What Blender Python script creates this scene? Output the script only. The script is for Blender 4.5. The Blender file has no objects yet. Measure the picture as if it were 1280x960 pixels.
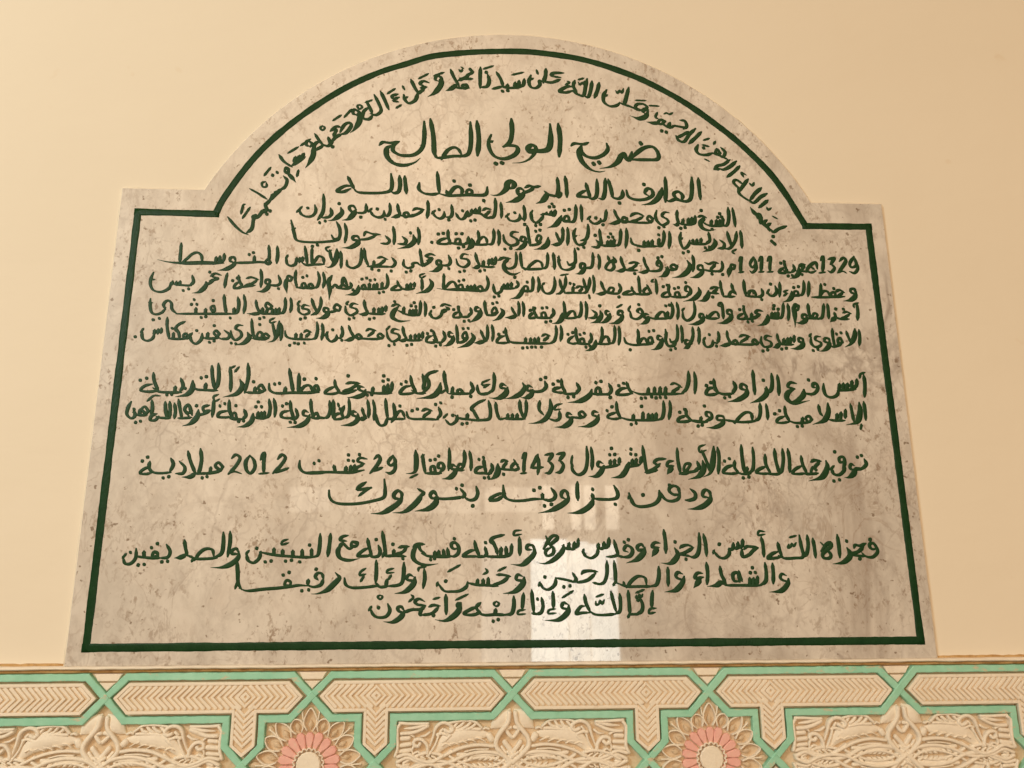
import bpy, bmesh, math, random
from mathutils import Vector, Matrix
from math import radians as rad, sin, cos, pi, hypot, atan2

SC = bpy.context.scene
COL = SC.collection
RN = random.Random(7)

# ------------------------------------------------------------------ camera
F_PX = 993.3
FRONT = -0.006                      # y of the polished face of the slab
r0 = (0.9985972118512955, -0.0038302583135309707, 0.052810392955085966)
r1 = (-0.008702484201176905, 0.9719443602314866, 0.23504984021040018)
r2 = (-0.05222906519886444, -0.2351796966905477, 0.9705475954392936)
CAM = Vector((0.53786569, FRONT - 1.14846692, 0.11502003))
def plq(v):                         # slab axes (right, up, out of the wall) -> world
    return Vector((v[0], -v[2], v[1]))
AX = [plq(r0), plq(r1), plq(r2)]
cd = bpy.data.cameras.new("camera"); cam = bpy.data.objects.new("camera", cd); COL.objects.link(cam)
cd.sensor_width = 36; cd.lens = 36 * F_PX / 1280; cd.clip_start = 0.01; cd.clip_end = 200
cam.matrix_world = Matrix(((AX[0].x, AX[1].x, AX[2].x, CAM.x), (AX[0].y, AX[1].y, AX[2].y, CAM.y),
                           (AX[0].z, AX[1].z, AX[2].z, CAM.z), (0, 0, 0, 1)))
SC.camera = cam
def P(px, py):                      # where the photograph's pixel lies on the slab's plane: (x, z)
    d = AX[0] * ((px - 640) / F_PX) + AX[1] * (-(py - 480) / F_PX) - AX[2]
    t = (FRONT - CAM.y) / d.y
    p = CAM + d * t
    return (p.x, p.z)

# ------------------------------------------------------------------ world, exposure, lamps
w = bpy.data.worlds.new("World"); SC.world = w; w.use_nodes = True
_nt = w.node_tree; _bg = _nt.nodes["Background"]
_tc = _nt.nodes.new('ShaderNodeTexCoord')            # warm room light, brightest high up behind the photographer
_dp = _nt.nodes.new('ShaderNodeVectorMath'); _dp.operation = 'DOT_PRODUCT'
_dp.inputs[1].default_value = Vector((-.06, -1, .42)).normalized()
_mx = _nt.nodes.new('ShaderNodeMath'); _mx.operation = 'MAXIMUM'; _mx.inputs[1].default_value = 0.0
_pw = _nt.nodes.new('ShaderNodeMath'); _pw.operation = 'POWER'; _pw.inputs[1].default_value = 14.0
_cm = _nt.nodes.new('ShaderNodeMix'); _cm.data_type = 'RGBA'
_cm.inputs[6].default_value = (.17, .085, .028, 1); _cm.inputs[7].default_value = (3.7, 2.56, 1.50, 1)
_nt.links.new(_tc.outputs['Generated'], _dp.inputs[0]); _nt.links.new(_dp.outputs['Value'], _mx.inputs[0])
_nt.links.new(_mx.outputs[0], _pw.inputs[0]); _nt.links.new(_pw.outputs[0], _cm.inputs[0])
_nt.links.new(_cm.outputs[2], _bg.inputs[0]); _bg.inputs[1].default_value = 1.0
SC.view_settings.view_transform = 'Standard'; SC.view_settings.look = 'None'
SC.view_settings.exposure = 0.07; SC.view_settings.gamma = 1.0; SC.view_settings.use_curve_mapping = False

def area(name, loc, target, sx, sy, power, col):
    l = bpy.data.lights.new(name, 'AREA'); l.shape = 'RECTANGLE'; l.size = sx; l.size_y = sy
    l.energy = power; l.color = col
    o = bpy.data.objects.new(name, l); COL.objects.link(o); o.location = loc
    o.rotation_euler = (Vector(target) - Vector(loc)).to_track_quat('-Z', 'Y').to_euler()
    return o
area("window_lamp", (-1.9, -2.6, 1.5), (0.40, 0, 0.5), 0.6, 0.6, 52, (.84, 1.0, .98))

WIN_Y = -3.1                        # the opening behind the photographer that the polish mirrors
def mirror_pt(px, py):
    x, z = P(px, py)
    p = Vector((x, FRONT, z)); d = (p - CAM).normalized(); d.y = -d.y
    return p + d * ((WIN_Y - p.y) / d.y)
def opening(name, x0, y0, x1, y1, radiance, col):
    a, b, c = mirror_pt(x0, y0), mirror_pt(x1, y0), mirror_pt(x0, y1)
    d = mirror_pt(x1, y1)
    cx = (a.x + b.x + c.x + d.x) / 4; cz = (a.z + b.z + c.z + d.z) / 4
    sx = abs((b.x + d.x - a.x - c.x) / 2); sy = abs((a.z + b.z - c.z - d.z) / 2)
    o = area(name, (cx, WIN_Y, cz), (cx, 0, cz), sx, sy, radiance * sx * sy * pi, col)
    return o
DAY = (.92, 1.0, .95)
opening("door_opening", 664, 674, 711, 905, 7.2, DAY)
opening("door_opening", 712, 677, 738, 905, 6.2, DAY)
opening("door_opening", 739, 680, 774, 905, 6.8, DAY)
opening("door_leaf", 602, 676, 661, 905, 1.9, (1.0, 0.95, 0.82))
for a, b in ((678, 692), (714, 726), (730, 744), (757, 773)):
    opening("window_light", a, 607, b, 662, 4.2, (1.0, 0.86, 0.66))
opening("window_light", 362, 609, 412, 640, 1.9, (1.0, 0.86, 0.66))
opening("window_light", 432, 610, 494, 642, 1.4, (1.0, 0.86, 0.66))
opening("window_light", 500, 610, 600, 642, 1.4, (1.0, 0.86, 0.66))
opening("window_light", 606, 609, 672, 640, 2.2, (1.0, 0.86, 0.66))

# ------------------------------------------------------------------ materials
def mat(name):
    m = bpy.data.materials.new(name); m.use_nodes = True
    nt = m.node_tree; b = nt.nodes["Principled BSDF"]
    return m, nt, b
class N:
    def __init__(s, nt): s.nt = nt
    def new(s, t, **k):
        n = s.nt.nodes.new(t)
        for a, v in k.items(): setattr(n, a, v)
        return n
    def link(s, a, b): s.nt.links.new(a, b)
    def noise(s, vec, scale, detail=4, rough=.55, dist=0.0):
        n = s.new('ShaderNodeTexNoise'); n.inputs['Scale'].default_value = scale
        n.inputs['Detail'].default_value = detail; n.inputs['Roughness'].default_value = rough
        n.inputs['Distortion'].default_value = dist
        s.link(vec, n.inputs['Vector']); return n.outputs['Fac']
    def ramp(s, fac, stops):
        r = s.new('ShaderNodeValToRGB'); e = r.color_ramp.elements
        e[0].position, e[0].color = stops[0][0], (*stops[0][1], 1) if isinstance(stops[0][1], tuple) else (stops[0][1],) * 3 + (1,)
        e[1].position, e[1].color = stops[-1][0], (*stops[-1][1], 1) if isinstance(stops[-1][1], tuple) else (stops[-1][1],) * 3 + (1,)
        for p, c in stops[1:-1]:
            q = e.new(p); q.color = (*c, 1) if isinstance(c, tuple) else (c, c, c, 1)
        s.link(fac, r.inputs[0]); return r.outputs[0]
    def mix(s, fac, a, b, mode='MIX'):
        n = s.new('ShaderNodeMix', data_type='RGBA', blend_type=mode)
        for sock, v in ((n.inputs[0], fac), (n.inputs[6], a), (n.inputs[7], b)):
            if isinstance(v, (int, float)): sock.default_value = v
            elif isinstance(v, tuple): sock.default_value = (*v, 1)
            else: s.link(v, sock)
        return n.outputs[2]
    def math(s, op, a, b=0.0):
        n = s.new('ShaderNodeMath', operation=op)
        for sock, v in ((n.inputs[0], a), (n.inputs[1], b)):
            if isinstance(v, (int, float)): sock.default_value = v
            else: s.link(v, sock)
        return n.outputs[0]
    def bump(s, h, strength, dist, bsdf):
        n = s.new('ShaderNodeBump'); n.inputs['Strength'].default_value = strength
        n.inputs['Distance'].default_value = dist
        s.link(h, n.inputs['Height']); s.link(n.outputs[0], bsdf.inputs['Normal'])
    def coords(s):
        g = s.new('ShaderNodeNewGeometry'); return g.outputs['Position']
    def remap(s, vec, loc=(0, 0, 0), rot=(0, 0, 0), scale=(1, 1, 1)):
        n = s.new('ShaderNodeMapping'); n.inputs['Location'].default_value = loc
        n.inputs['Rotation'].default_value = rot; n.inputs['Scale'].default_value = scale
        s.link(vec, n.inputs['Vector']); return n.outputs[0]

def make_wall():
    m, nt, b = mat("painted_plaster"); n = N(nt); v = n.coords()
    c = n.ramp(n.noise(v, 2.2, 5, .5), [(.3, (.82, .73, .59)), (.7, (.845, .755, .615))])
    spot = n.ramp(n.noise(n.remap(v, loc=(3, 1, 5)), 26, 2, .5), [(.70, 0.0), (.78, .30)])
    c = n.mix(spot, c, (.72, .575, .40))
    n.link(c, b.inputs['Base Color'])
    b.inputs['Roughness'].default_value = .75; b.inputs['Specular IOR Level'].default_value = .15
    h = n.math('ADD', n.math('MULTIPLY', n.noise(n.remap(v, scale=(.6, 1, 1)), 6, 4, .55), 1.0), n.math('MULTIPLY', n.noise(v, 140, 3, .6), .06))
    n.bump(h, .30, .012, b)
    return m
def make_marble():
    m, nt, b = mat("grey_veined_marble"); n = N(nt); v = n.coords()
    v2 = n.remap(v, rot=(0, .5, 0), scale=(1.0, 1, .62))
    base = n.ramp(n.noise(v2, 7.5, 6, .62, .5), [(.30, (.54, .492, .44)), (.5, (.68, .625, .56)), (.70, (.76, .703, .635))])
    pink = n.ramp(n.noise(n.remap(v, loc=(2, 4, 1)), 16, 4, .6), [(.5, 0.0), (.75, .22)])
    base = n.mix(pink, base, (.53, .40, .31))
    mott = n.ramp(n.noise(n.remap(v, loc=(1, 9, 3), rot=(0, .4, 0), scale=(1.2, 1, .8)), 30, 6, .72, .4), [(.44, 0.0), (.70, .50)])
    base = n.mix(mott, base, (.40, .345, .30))
    # broken thin veins, thickest towards the right end of the slab
    sx = n.new('ShaderNodeSeparateXYZ'); n.link(v, sx.inputs[0])
    right = n.ramp(sx.outputs['X'], [(.55, .25), (.98, 1.0)])
    def veins(scale, loc, width, lo, hi, detail=5):
        f = n.noise(n.remap(v, loc=loc, rot=(0, .7, 0), scale=(1.15, 1, .75)), scale, detail, .62, 1.1)
        d = n.math('ABSOLUTE', n.math('SUBTRACT', f, .5))
        line = n.ramp(d, [(0.0, 1.0), (width, 0.0)])
        msk = n.ramp(n.noise(n.remap(v, loc=(loc[2], 3, loc[0])), 5.2, 4, .6), [(lo, 0.0), (hi, 1.0)])
        return n.math('MULTIPLY', line, msk)
    v1 = n.math('MULTIPLY', veins(4.5, (7, 2, 3), .03, .44, .68), right)
    v2_ = veins(14, (1, 5, 9), .028, .47, .72)
    v3 = veins(9, (4, 8, 2), .014, .45, .7)
    # soft grey cloud bands running down the right side
    cl = n.noise(n.remap(v, loc=(9, 0, 4), rot=(0, -.22, 0), scale=(2.1, 1, .7)), 3.1, 5, .62, .6)
    cloud = n.math('MULTIPLY', n.ramp(cl, [(.50, 0.0), (.64, .80)]), right)
    c = n.mix(cloud, base, (.37, .31, .265))
    c = n.mix(n.math('MULTIPLY', v1, .75), c, (.25, .195, .165))
    c = n.mix(n.math('MULTIPLY', v2_, .55), c, (.32, .235, .175))
    c = n.mix(n.math('MULTIPLY', v3, .6), c, (.30, .225, .17))
    # small brown flecks in loose clusters
    fl = n.noise(n.remap(v, loc=(5, 5, 5), rot=(0, .8, 0), scale=(1.3, 1, .9)), 95, 3, .65, .3)
    clus = n.ramp(n.noise(n.remap(v, loc=(0, 2, 8)), 9, 4, .6), [(.40, 0.0), (.62, 1.0)])
    fleck = n.math('MULTIPLY', n.ramp(fl, [(.56, 0.0), (.66, .80)]), clus)
    c = n.mix(fleck, c, (.25, .17, .115))
    sp = n.ramp(n.noise(n.remap(v, loc=(6, 1, 2)), 105, 2, .5), [(.69, 0.0), (.74, .85)])
    c = n.mix(sp, c, (.20, .14, .095))
    # spidery hairline veins in patches
    wv = n.new('ShaderNodeTexNoise'); wv.inputs['Scale'].default_value = 11; wv.inputs['Detail'].default_value = 5
    n.link(v, wv.inputs['Vector'])
    ad = n.new('ShaderNodeVectorMath', operation='MULTIPLY_ADD'); n.link(wv.outputs['Color'], ad.inputs[0])
    ad.inputs[1].default_value = (.10, .10, .10); n.link(v, ad.inputs[2])
    for sc_, w_, lo, hi, am, off in ((15, .05, .48, .68, .34, 0.0), (38, .09, .47, .66, .50, 4.0)):
        vo = n.new('ShaderNodeTexVoronoi', feature='DISTANCE_TO_EDGE'); vo.inputs['Scale'].default_value = sc_
        n.link(n.remap(ad.outputs[0], rot=(0, .6, 0), scale=(1.1, 1, .8)), vo.inputs['Vector'])
        ln = n.ramp(vo.outputs['Distance'], [(0.0, 1.0), (w_, 0.0)])
        mk = n.ramp(n.noise(n.remap(v, loc=(off, 7, 1 + off)), 6.5, 5, .65), [(lo, 0.0), (hi, am)])
        c = n.mix(n.math('MULTIPLY', ln, mk), c, (.29, .235, .205))
    n.link(c, b.inputs['Base Color'])
    b.inputs['Roughness'].default_value = .30; b.inputs['IOR'].default_value = 1.5
    b.inputs['Specular IOR Level'].default_value = .2
    b.inputs['Coat Weight'].default_value = 1.0; b.inputs['Coat Roughness'].default_value = .03
    b.inputs['Coat IOR'].default_value = 1.6
    return m
def make_paint(name, c0, c1, rough=.38, bscale=420, bst=.35, coat=.0):
    m, nt, b = mat(name); n = N(nt); v = n.coords()
    c = n.ramp(n.noise(v, 55, 5, .65), [(.32, c0), (.68, c1)])
    n.link(c, b.inputs['Base Color']); b.inputs['Roughness'].default_value = rough
    b.inputs['Specular IOR Level'].default_value = .16
    n.bump(n.noise(n.remap(v, scale=(1, 1, .35)), bscale, 4, .6), bst, .0006, b)
    return m
def make_plaster(name, c0, c1, dirt, scale=30, lo=.56, bst=.5):
    m, nt, b = mat(name); n = N(nt); v = n.coords()
    c = n.ramp(n.noise(v, scale, 5, .6), [(.3, c0), (.7, c1)])
    d = n.ramp(n.noise(n.remap(v, loc=(3, 3, 3)), 85, 4, .65), [(lo, 0.0), (lo + .16, .65)])
    c = n.mix(d, c, dirt)
    n.link(c, b.inputs['Base Color']); b.inputs['Roughness'].default_value = .7
    b.inputs['Specular IOR Level'].default_value = .25
    h = n.math('ADD', n.noise(v, 180, 4, .6), n.math('MULTIPLY', n.noise(v, 45, 3, .5), 1.4))
    n.bump(h, bst, .0015, b)
    return m
def make_mint():
    m, nt, b = mat("mint_green_paint"); n = N(nt); v = n.coords()
    c = n.ramp(n.noise(v, 34, 5, .65), [(.3, (.27, .60, .43)), (.7, (.37, .70, .53))])
    chip = n.ramp(n.noise(n.remap(v, loc=(1, 3, 6), scale=(.7, 1, 1.6)), 48, 6, .72), [(.585, 0.0), (.65, .85)])
    c = n.mix(chip, c, (.62, .52, .36))
    n.link(c, b.inputs['Base Color']); b.inputs['Roughness'].default_value = .55
    n.bump(n.noise(v, 150, 4, .6), .5, .0012, b)
    return m
M_WALL = make_wall(); M_MARB = make_marble(); M_MINT = make_mint()
M_GREEN = make_paint("dark_green_enamel", (.008, .043, .012), (.015, .060, .019), .40, 300, .8)
M_EDGE = make_paint("glossy_green_enamel", (.006, .036, .010), (.012, .052, .016), .34, 520, 1.0)
M_EDGE.node_tree.nodes["Principled BSDF"].inputs["Specular IOR Level"].default_value = .12
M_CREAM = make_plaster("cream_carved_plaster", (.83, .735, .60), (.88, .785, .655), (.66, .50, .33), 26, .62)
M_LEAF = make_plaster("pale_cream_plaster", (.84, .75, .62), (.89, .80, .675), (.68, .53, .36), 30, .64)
M_OCHRE = make_plaster("ochre_and_shade_ground", (.60, .45, .295), (.70, .555, .39), (.46, .32, .18), 40, .57, .8)  # ochre and dirt, with the recesses' shade put into the colour too
M_TAN = make_plaster("tan_groove_plaster", (.66, .50, .33), (.74, .59, .42), (.52, .37, .21), 30, .6)  # floor between the ribs: dirt plus groove shade painted in as one tan
M_STAIN = make_plaster("stained_joint_plaster", (.48, .27, .095), (.62, .40, .19), (.30, .15, .05), 22, .5, .9)
M_PINK = make_plaster("pink_painted_plaster", (.82, .42, .365), (.86, .51, .44), (.76, .59, .45), 40, .63)

# ------------------------------------------------------------------ mesh helpers
def link(name, bm, m, parent=None, smooth=False):
    bmesh.ops.recalc_face_normals(bm, faces=bm.faces)
    me = bpy.data.meshes.new(name); bm.to_mesh(me); bm.free()
    if smooth:
        for p in me.polygons: p.use_smooth = True
    if m: me.materials.append(m)
    o = bpy.data.objects.new(name, me); COL.objects.link(o)
    if parent: o.parent = parent
    return o
def tag(o, label=None, cat=None, kind=None, group=None):
    if label: o['label'] = label
    if cat: o['category'] = cat
    if kind: o['kind'] = kind
    if group: o['group'] = group
def empty(name, loc):
    o = bpy.data.objects.new(name, None); COL.objects.link(o); o.location = loc; o.empty_display_size = .05
    bpy.context.view_layer.update()
    return o
def prism(bm, poly, yf, yb, bev=0.0):
    """extruded (x, z) outline between y=yf (front) and y=yb (back); the front edge is chamfered by bev"""
    n = len(poly)
    A = sum(poly[i][0] * poly[(i + 1) % n][1] - poly[(i + 1) % n][0] * poly[i][1] for i in range(n))
    if A < 0: poly = poly[::-1]
    def inset(d):
        out = []
        for i in range(n):
            p, q, r = Vector(poly[i - 1]), Vector(poly[i]), Vector(poly[(i + 1) % n])
            a = (q - p).normalized(); b = (r - q).normalized()
            na, nb = Vector((-a.y, a.x)), Vector((-b.y, b.x))
            k = na + nb; k = k / max(.25, k.length_squared) * 2 if k.length > 1e-6 else na
            out.append(q + k * d)
        return out
    back = [bm.verts.new((x, yb, z)) for x, z in poly]
    if bev:
        mid = [bm.verts.new((x, yf + bev, z)) for x, z in poly]
        fr = [bm.verts.new((p.x, yf, p.y)) for p in inset(bev)]
        loops = [back, mid, fr]
    else:
        fr = [bm.verts.new((x, yf, z)) for x, z in poly]; loops = [back, fr]
    for l0, l1 in zip(loops, loops[1:]):
        for i in range(n):
            bm.faces.new((l0[i], l0[(i + 1) % n], l1[(i + 1) % n], l1[i]))
    bm.faces.new(fr)
def catmull(pts, step):
    if len(pts) < 3:
        out = []
        (x0, y0), (x1, y1) = pts
        k = max(2, int(hypot(x1 - x0, y1 - y0) / step))
        return [(x0 + (x1 - x0) * i / k, y0 + (y1 - y0) * i / k) for i in range(k + 1)]
    q = [(2 * pts[0][0] - pts[1][0], 2 * pts[0][1] - pts[1][1])] + list(pts) + [(2 * pts[-1][0] - pts[-2][0], 2 * pts[-1][1] - pts[-2][1])]
    out = []
    for i in range(1, len(q) - 2):
        p0, p1, p2, p3 = q[i - 1:i + 3]
        k = max(1, int(hypot(p2[0] - p1[0], p2[1] - p1[1]) / step))
        for j in range(k):
            t = j / k
            out.append(tuple(.5 * (2 * p1[c] + (p2[c] - p0[c]) * t + (2 * p0[c] - 5 * p1[c] + 4 * p2[c] - p3[c]) * t * t
                                   + (3 * p1[c] - p0[c] - 3 * p2[c] + p3[c]) * t ** 3) for c in (0, 1)))
    out.append(tuple(pts[-1]))
    return out
FLAT = ((-1, None), (-.96, .55), (-.80, .93), (0, 1), (.80, .93), (.96, .55), (1, None))
def ribbon(bm, pts, widths, y0, h, sink=.0006, prof=None):
    """domed stroke along (x, z) points, height h in front of y0"""
    n = len(pts)
    if n < 2: return
    prof = prof or ((-1, None), (-.93, .45), (-.5, .86), (0, 1), (.5, .86), (.93, .45), (1, None))
    rows = []
    for i in range(n):
        a = pts[max(0, i - 1)]; b = pts[min(n - 1, i + 1)]
        tx, tz = b[0] - a[0], b[1] - a[1]; l = hypot(tx, tz) or 1e-9
        nx, nz = -tz / l, tx / l
        hw = widths[i] / 2
        hh = h * min(1.0, .35 + .65 * widths[i] / max(widths))
        rows.append([bm.verts.new((pts[i][0] + nx * o * hw, (y0 + sink) if k is None else y0 - hh * k, pts[i][1] + nz * o * hw)) for o, k in prof])
    for r, s in zip(rows, rows[1:]):
        for i in range(len(prof) - 1):
            bm.faces.new((r[i], r[i + 1], s[i + 1], s[i]))
    bm.faces.new(rows[0]); bm.faces.new(rows[-1])
def capped(pts, wf, w):
    """samples + rounded ends; wf(t) gives the relative width along the stroke"""
    L = [0.0]
    for a, b in zip(pts, pts[1:]): L.append(L[-1] + hypot(b[0] - a[0], b[1] - a[1]))
    T = L[-1] or 1e-9
    ws = [w * wf(l / T) for l in L]
    def cap(p, q, wd):
        dx, dy = p[0] - q[0], p[1] - q[1]; l = hypot(dx, dy) or 1e-9
        return [((p[0] + dx / l * wd * .5 * s, p[1] + dy / l * wd * .5 * s), wd * (1 - s * s) ** .5 + wd * .04) for s in (.55, .85, 1.0)]
    st = cap(pts[0], pts[1], ws[0])[::-1]; en = cap(pts[-1], pts[-2], ws[-1])
    return [p for p, _ in st] + list(pts) + [p for p, _ in en], [x for _, x in st] + ws + [x for _, x in en]

# ------------------------------------------------------------------ the wall
FZ_TOP, FZ_BOT, ZC = -0.0085, -0.2445, -0.1265
bm = bmesh.new(); prism(bm, [(-2.6, FZ_TOP), (3.8, FZ_TOP), (3.8, 2.6), (-2.6, 2.6)], 0.0, 0.06)
wall = link("wall", bm, M_WALL); tag(wall, kind='structure')
bm = bmesh.new(); prism(bm, [(-2.6, -1.4), (3.8, -1.4), (3.8, FZ_BOT), (-2.6, FZ_BOT)], 0.0, 0.06)
o = link("wall", bm, M_WALL); tag(o, kind='structure')

# ------------------------------------------------------------------ the marble slab
SW, SH = 1.2, 0.6985
ACX, ACZ, AR = 0.6036, 0.4537, 0.5385
dz = SH - ACZ; dx = (AR * AR - dz * dz) ** .5
a0 = atan2(dz, dx)
outline = [(0, 0), (SW, 0), (SW, SH)]
for i in range(73):
    a = a0 + (pi - 2 * a0) * i / 72
    outline.append((ACX + AR * cos(a), ACZ + AR * sin(a)))
outline.append((0, SH))
plaque = empty("marble_plaque", (0.6, -0.001, 0.0))
tag(plaque, "arch topped grey marble slab with green Arabic lettering on the cream wall", "plaque")
INV = Matrix.Translation(-Vector(plaque.location))
def child(o, parent):
    o.parent = parent; o.matrix_parent_inverse = parent.matrix_world.inverted(); return o
bm = bmesh.new(); prism(bm, outline, FRONT, 0.004, .0009)
child(link("slab", bm, M_MARB), plaque)
# bead of plaster that closes the gap round the slab
bm = bmesh.new()
edge = [(SW, 0.002)] + outline[2:] + [(0, 0.002)]
pts = []
for a, b in zip(edge, edge[1:]):
    k = max(1, int(hypot(b[0] - a[0], b[1] - a[1]) / .02))
    pts += [(a[0] + (b[0] - a[0]) * i / k, a[1] + (b[1] - a[1]) * i / k) for i in range(k)]
pts.append(edge[-1])
ribbon(bm, pts, [.0075 + RN.uniform(-.0012, .0012) for _ in pts], 0.0, .0042)
child(link("plaster_joint", bm, M_WALL, smooth=True), plaque)

# ------------------------------------------------------------------ green border line
bl = [(107.5, 810), (107.5, 810)]
C_BL, C_BR = P(107.5, 810), P(1151, 800.5)
C_TR, C_JR = P(1085.5, 283.5), P(1007, 282.5)
C_JL, C_TL = P(269.5, 267.5), P(172.5, 264.8)
arc_px = [(269.5, 267.5), (281, 246), (310.5, 206), (341, 174), (381, 142), (428.4, 111.8), (473, 91), (510, 79.3), (540, 70.5),
          (580, 66), (620, 64.3), (660, 64.8), (701, 69.5), (733, 75.6), (770, 87), (809.5, 103), (857, 129), (901.8, 160.8), (930.5, 184.5), (961.7, 215.5),
          (983, 244), (996, 265), (1007, 282.5)]
bw = .0116
def border_seg(bm, pts, rough=.05):
    out = []
    for a, b in zip(pts, pts[1:]):
        k = max(1, int(hypot(b[0] - a[0], b[1] - a[1]) / .006))
        out += [(a[0] + (b[0] - a[0]) * i / k, a[1] + (b[1] - a[1]) * i / k) for i in range(k)]
    out.append(pts[-1])
    ph = RN.uniform(0, 9)
    ws = [bw * (1 + rough * sin(i * .37 + ph) * sin(i * .11 + ph) + RN.uniform(-.05, .05)) for i in range(len(out))]
    ribbon(bm, out, ws, FRONT, .0004)
def ext(a, b, d=bw / 2):
    l = hypot(b[0] - a[0], b[1] - a[1]); return (b[0] + (b[0] - a[0]) / l * d, b[1] + (b[1] - a[1]) / l * d)
bm = bmesh.new()
for a, b in ((C_TL, C_BL), (C_BL, C_BR), (C_BR, C_TR), (C_TR, C_JR), (C_JL, C_TL)):
    border_seg(bm, [ext(b, a), ext(a, b)])
arc = catmull([P(*p) for p in arc_px], .006)
border_seg(bm, [ext(arc[2], arc[0], .002)] + arc[1:-1] + [ext(arc[-3], arc[-1], .002)])
child(link("border_line", bm, M_EDGE, smooth=True), plaque)

# ------------------------------------------------------------------ lettering: brushed strokes of green enamel
ZJ = [0]
def pen(bm, pxpts, wpx, fl, h=.00034):
    pts = catmull(pxpts, 1.1)
    ph = RN.uniform(0, 9)
    def wf(t):
        a = min(1, .46 + t * 3.6) if fl != 'f' else 1.05
        if fl == 't': e = min(1, .16 + (1 - t) * 1.9) * (1 + .34 * sin(pi * min(1, t * 1.1)))
        else: e = min(1, .48 + (1 - t) * 3.2) if fl != 'f' else 1.0
        return a * e * (1 + .06 * sin(t * 7 + ph))
    n0 = len(pts)
    nib = []
    for i in range(n0):                   # broad nib: full on uprights and '/' strokes, thinner on level ones
        a = pts[max(0, i - 1)]; b = pts[min(n0 - 1, i + 1)]
        th = atan2(-(b[1] - a[1]), b[0] - a[0])
        nib.append(1.0 if fl == 'f' else .64 + .58 * abs(sin(th - rad(156))))
    nib = [sum(nib[max(0, i - 2):i + 3]) / len(nib[max(0, i - 2):i + 3]) for i in range(n0)]
    pts, ws = capped(pts, wf, wpx * .95)
    ws = [x * nib[min(n0 - 1, max(0, i - 3))] for i, x in enumerate(ws)]
    q = [P(*p) for p in pts]
    mx, my = pts[len(pts) // 2]
    k = (hypot(P(mx + 1, my)[0] - P(mx, my)[0], 0) + abs(P(mx, my + 1)[1] - P(mx, my)[1])) / 2
    ZJ[0] += 1
    ribbon(bm, q, [x * k for x in ws], FRONT - (ZJ[0] % 7) * .000012, h)
def blob(bm, x, y, d):
    a = RN.uniform(.35, .95); e = d * RN.uniform(.42, .56)
    dx, dy = cos(a) * e, -sin(a) * e
    L = [(x - dx + (2 * dx) * i / 8, y - dy + (2 * dy) * i / 8) for i in range(9)]
    k = abs(P(x, y + 1)[1] - P(x, y)[1])
    ZJ[0] += 1
    ribbon(bm, [P(*p) for p in L], [d * k * v * RN.uniform(.95, 1.05) for v in (.30, .68, .98, 1.12, 1.16, 1.1, .95, .66, .30)], FRONT - (ZJ[0] % 7) * .000012, .00034)
def traced(data, w):
    """strokes read off the stone: a header 'x 0 y0 scale' opens a block; t long tail, f filled knot, m small mark, one point a dot"""
    bm = bmesh.new()
    for row in data.split('\n'):
        h = row.split()
        if len(h) == 4 and ',' not in row:
            ox, oy, k = float(h[1]), float(h[2]), float(h[3]); continue
        for st in row.split(';'):
            tk = st.split(); fl = ''
            for c in ('t', 'f', 'm'):
                if c in tk: fl = c; tk.remove(c)
            p = [tuple(float(v) for v in q.split(',')) for q in tk]
            p = [(ox + x * k, oy + y * k) for x, y in p]
            if len(p) == 1:
                blob(bm, p[0][0], p[0][1], w * .98); continue
            if fl == 'f' and len(p) > 2:           # close the knot
                n_ = sum(hypot(b[0] - a[0], b[1] - a[1]) for a, b in zip(p, p[1:]))
                if hypot(p[0][0] - p[-1][0], p[0][1] - p[-1][1]) < .55 * n_: p.append(p[0])
            if fl == 'm': pen(bm, p, w * .74, '')
            else: pen(bm, p, w * (.9 if fl == 'f' else 1.08 if fl == 't' else 1.0) * RN.uniform(.95, 1.05), fl)
    child(link("inscription_line", bm, M_GREEN, smooth=True), plaque)

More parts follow.
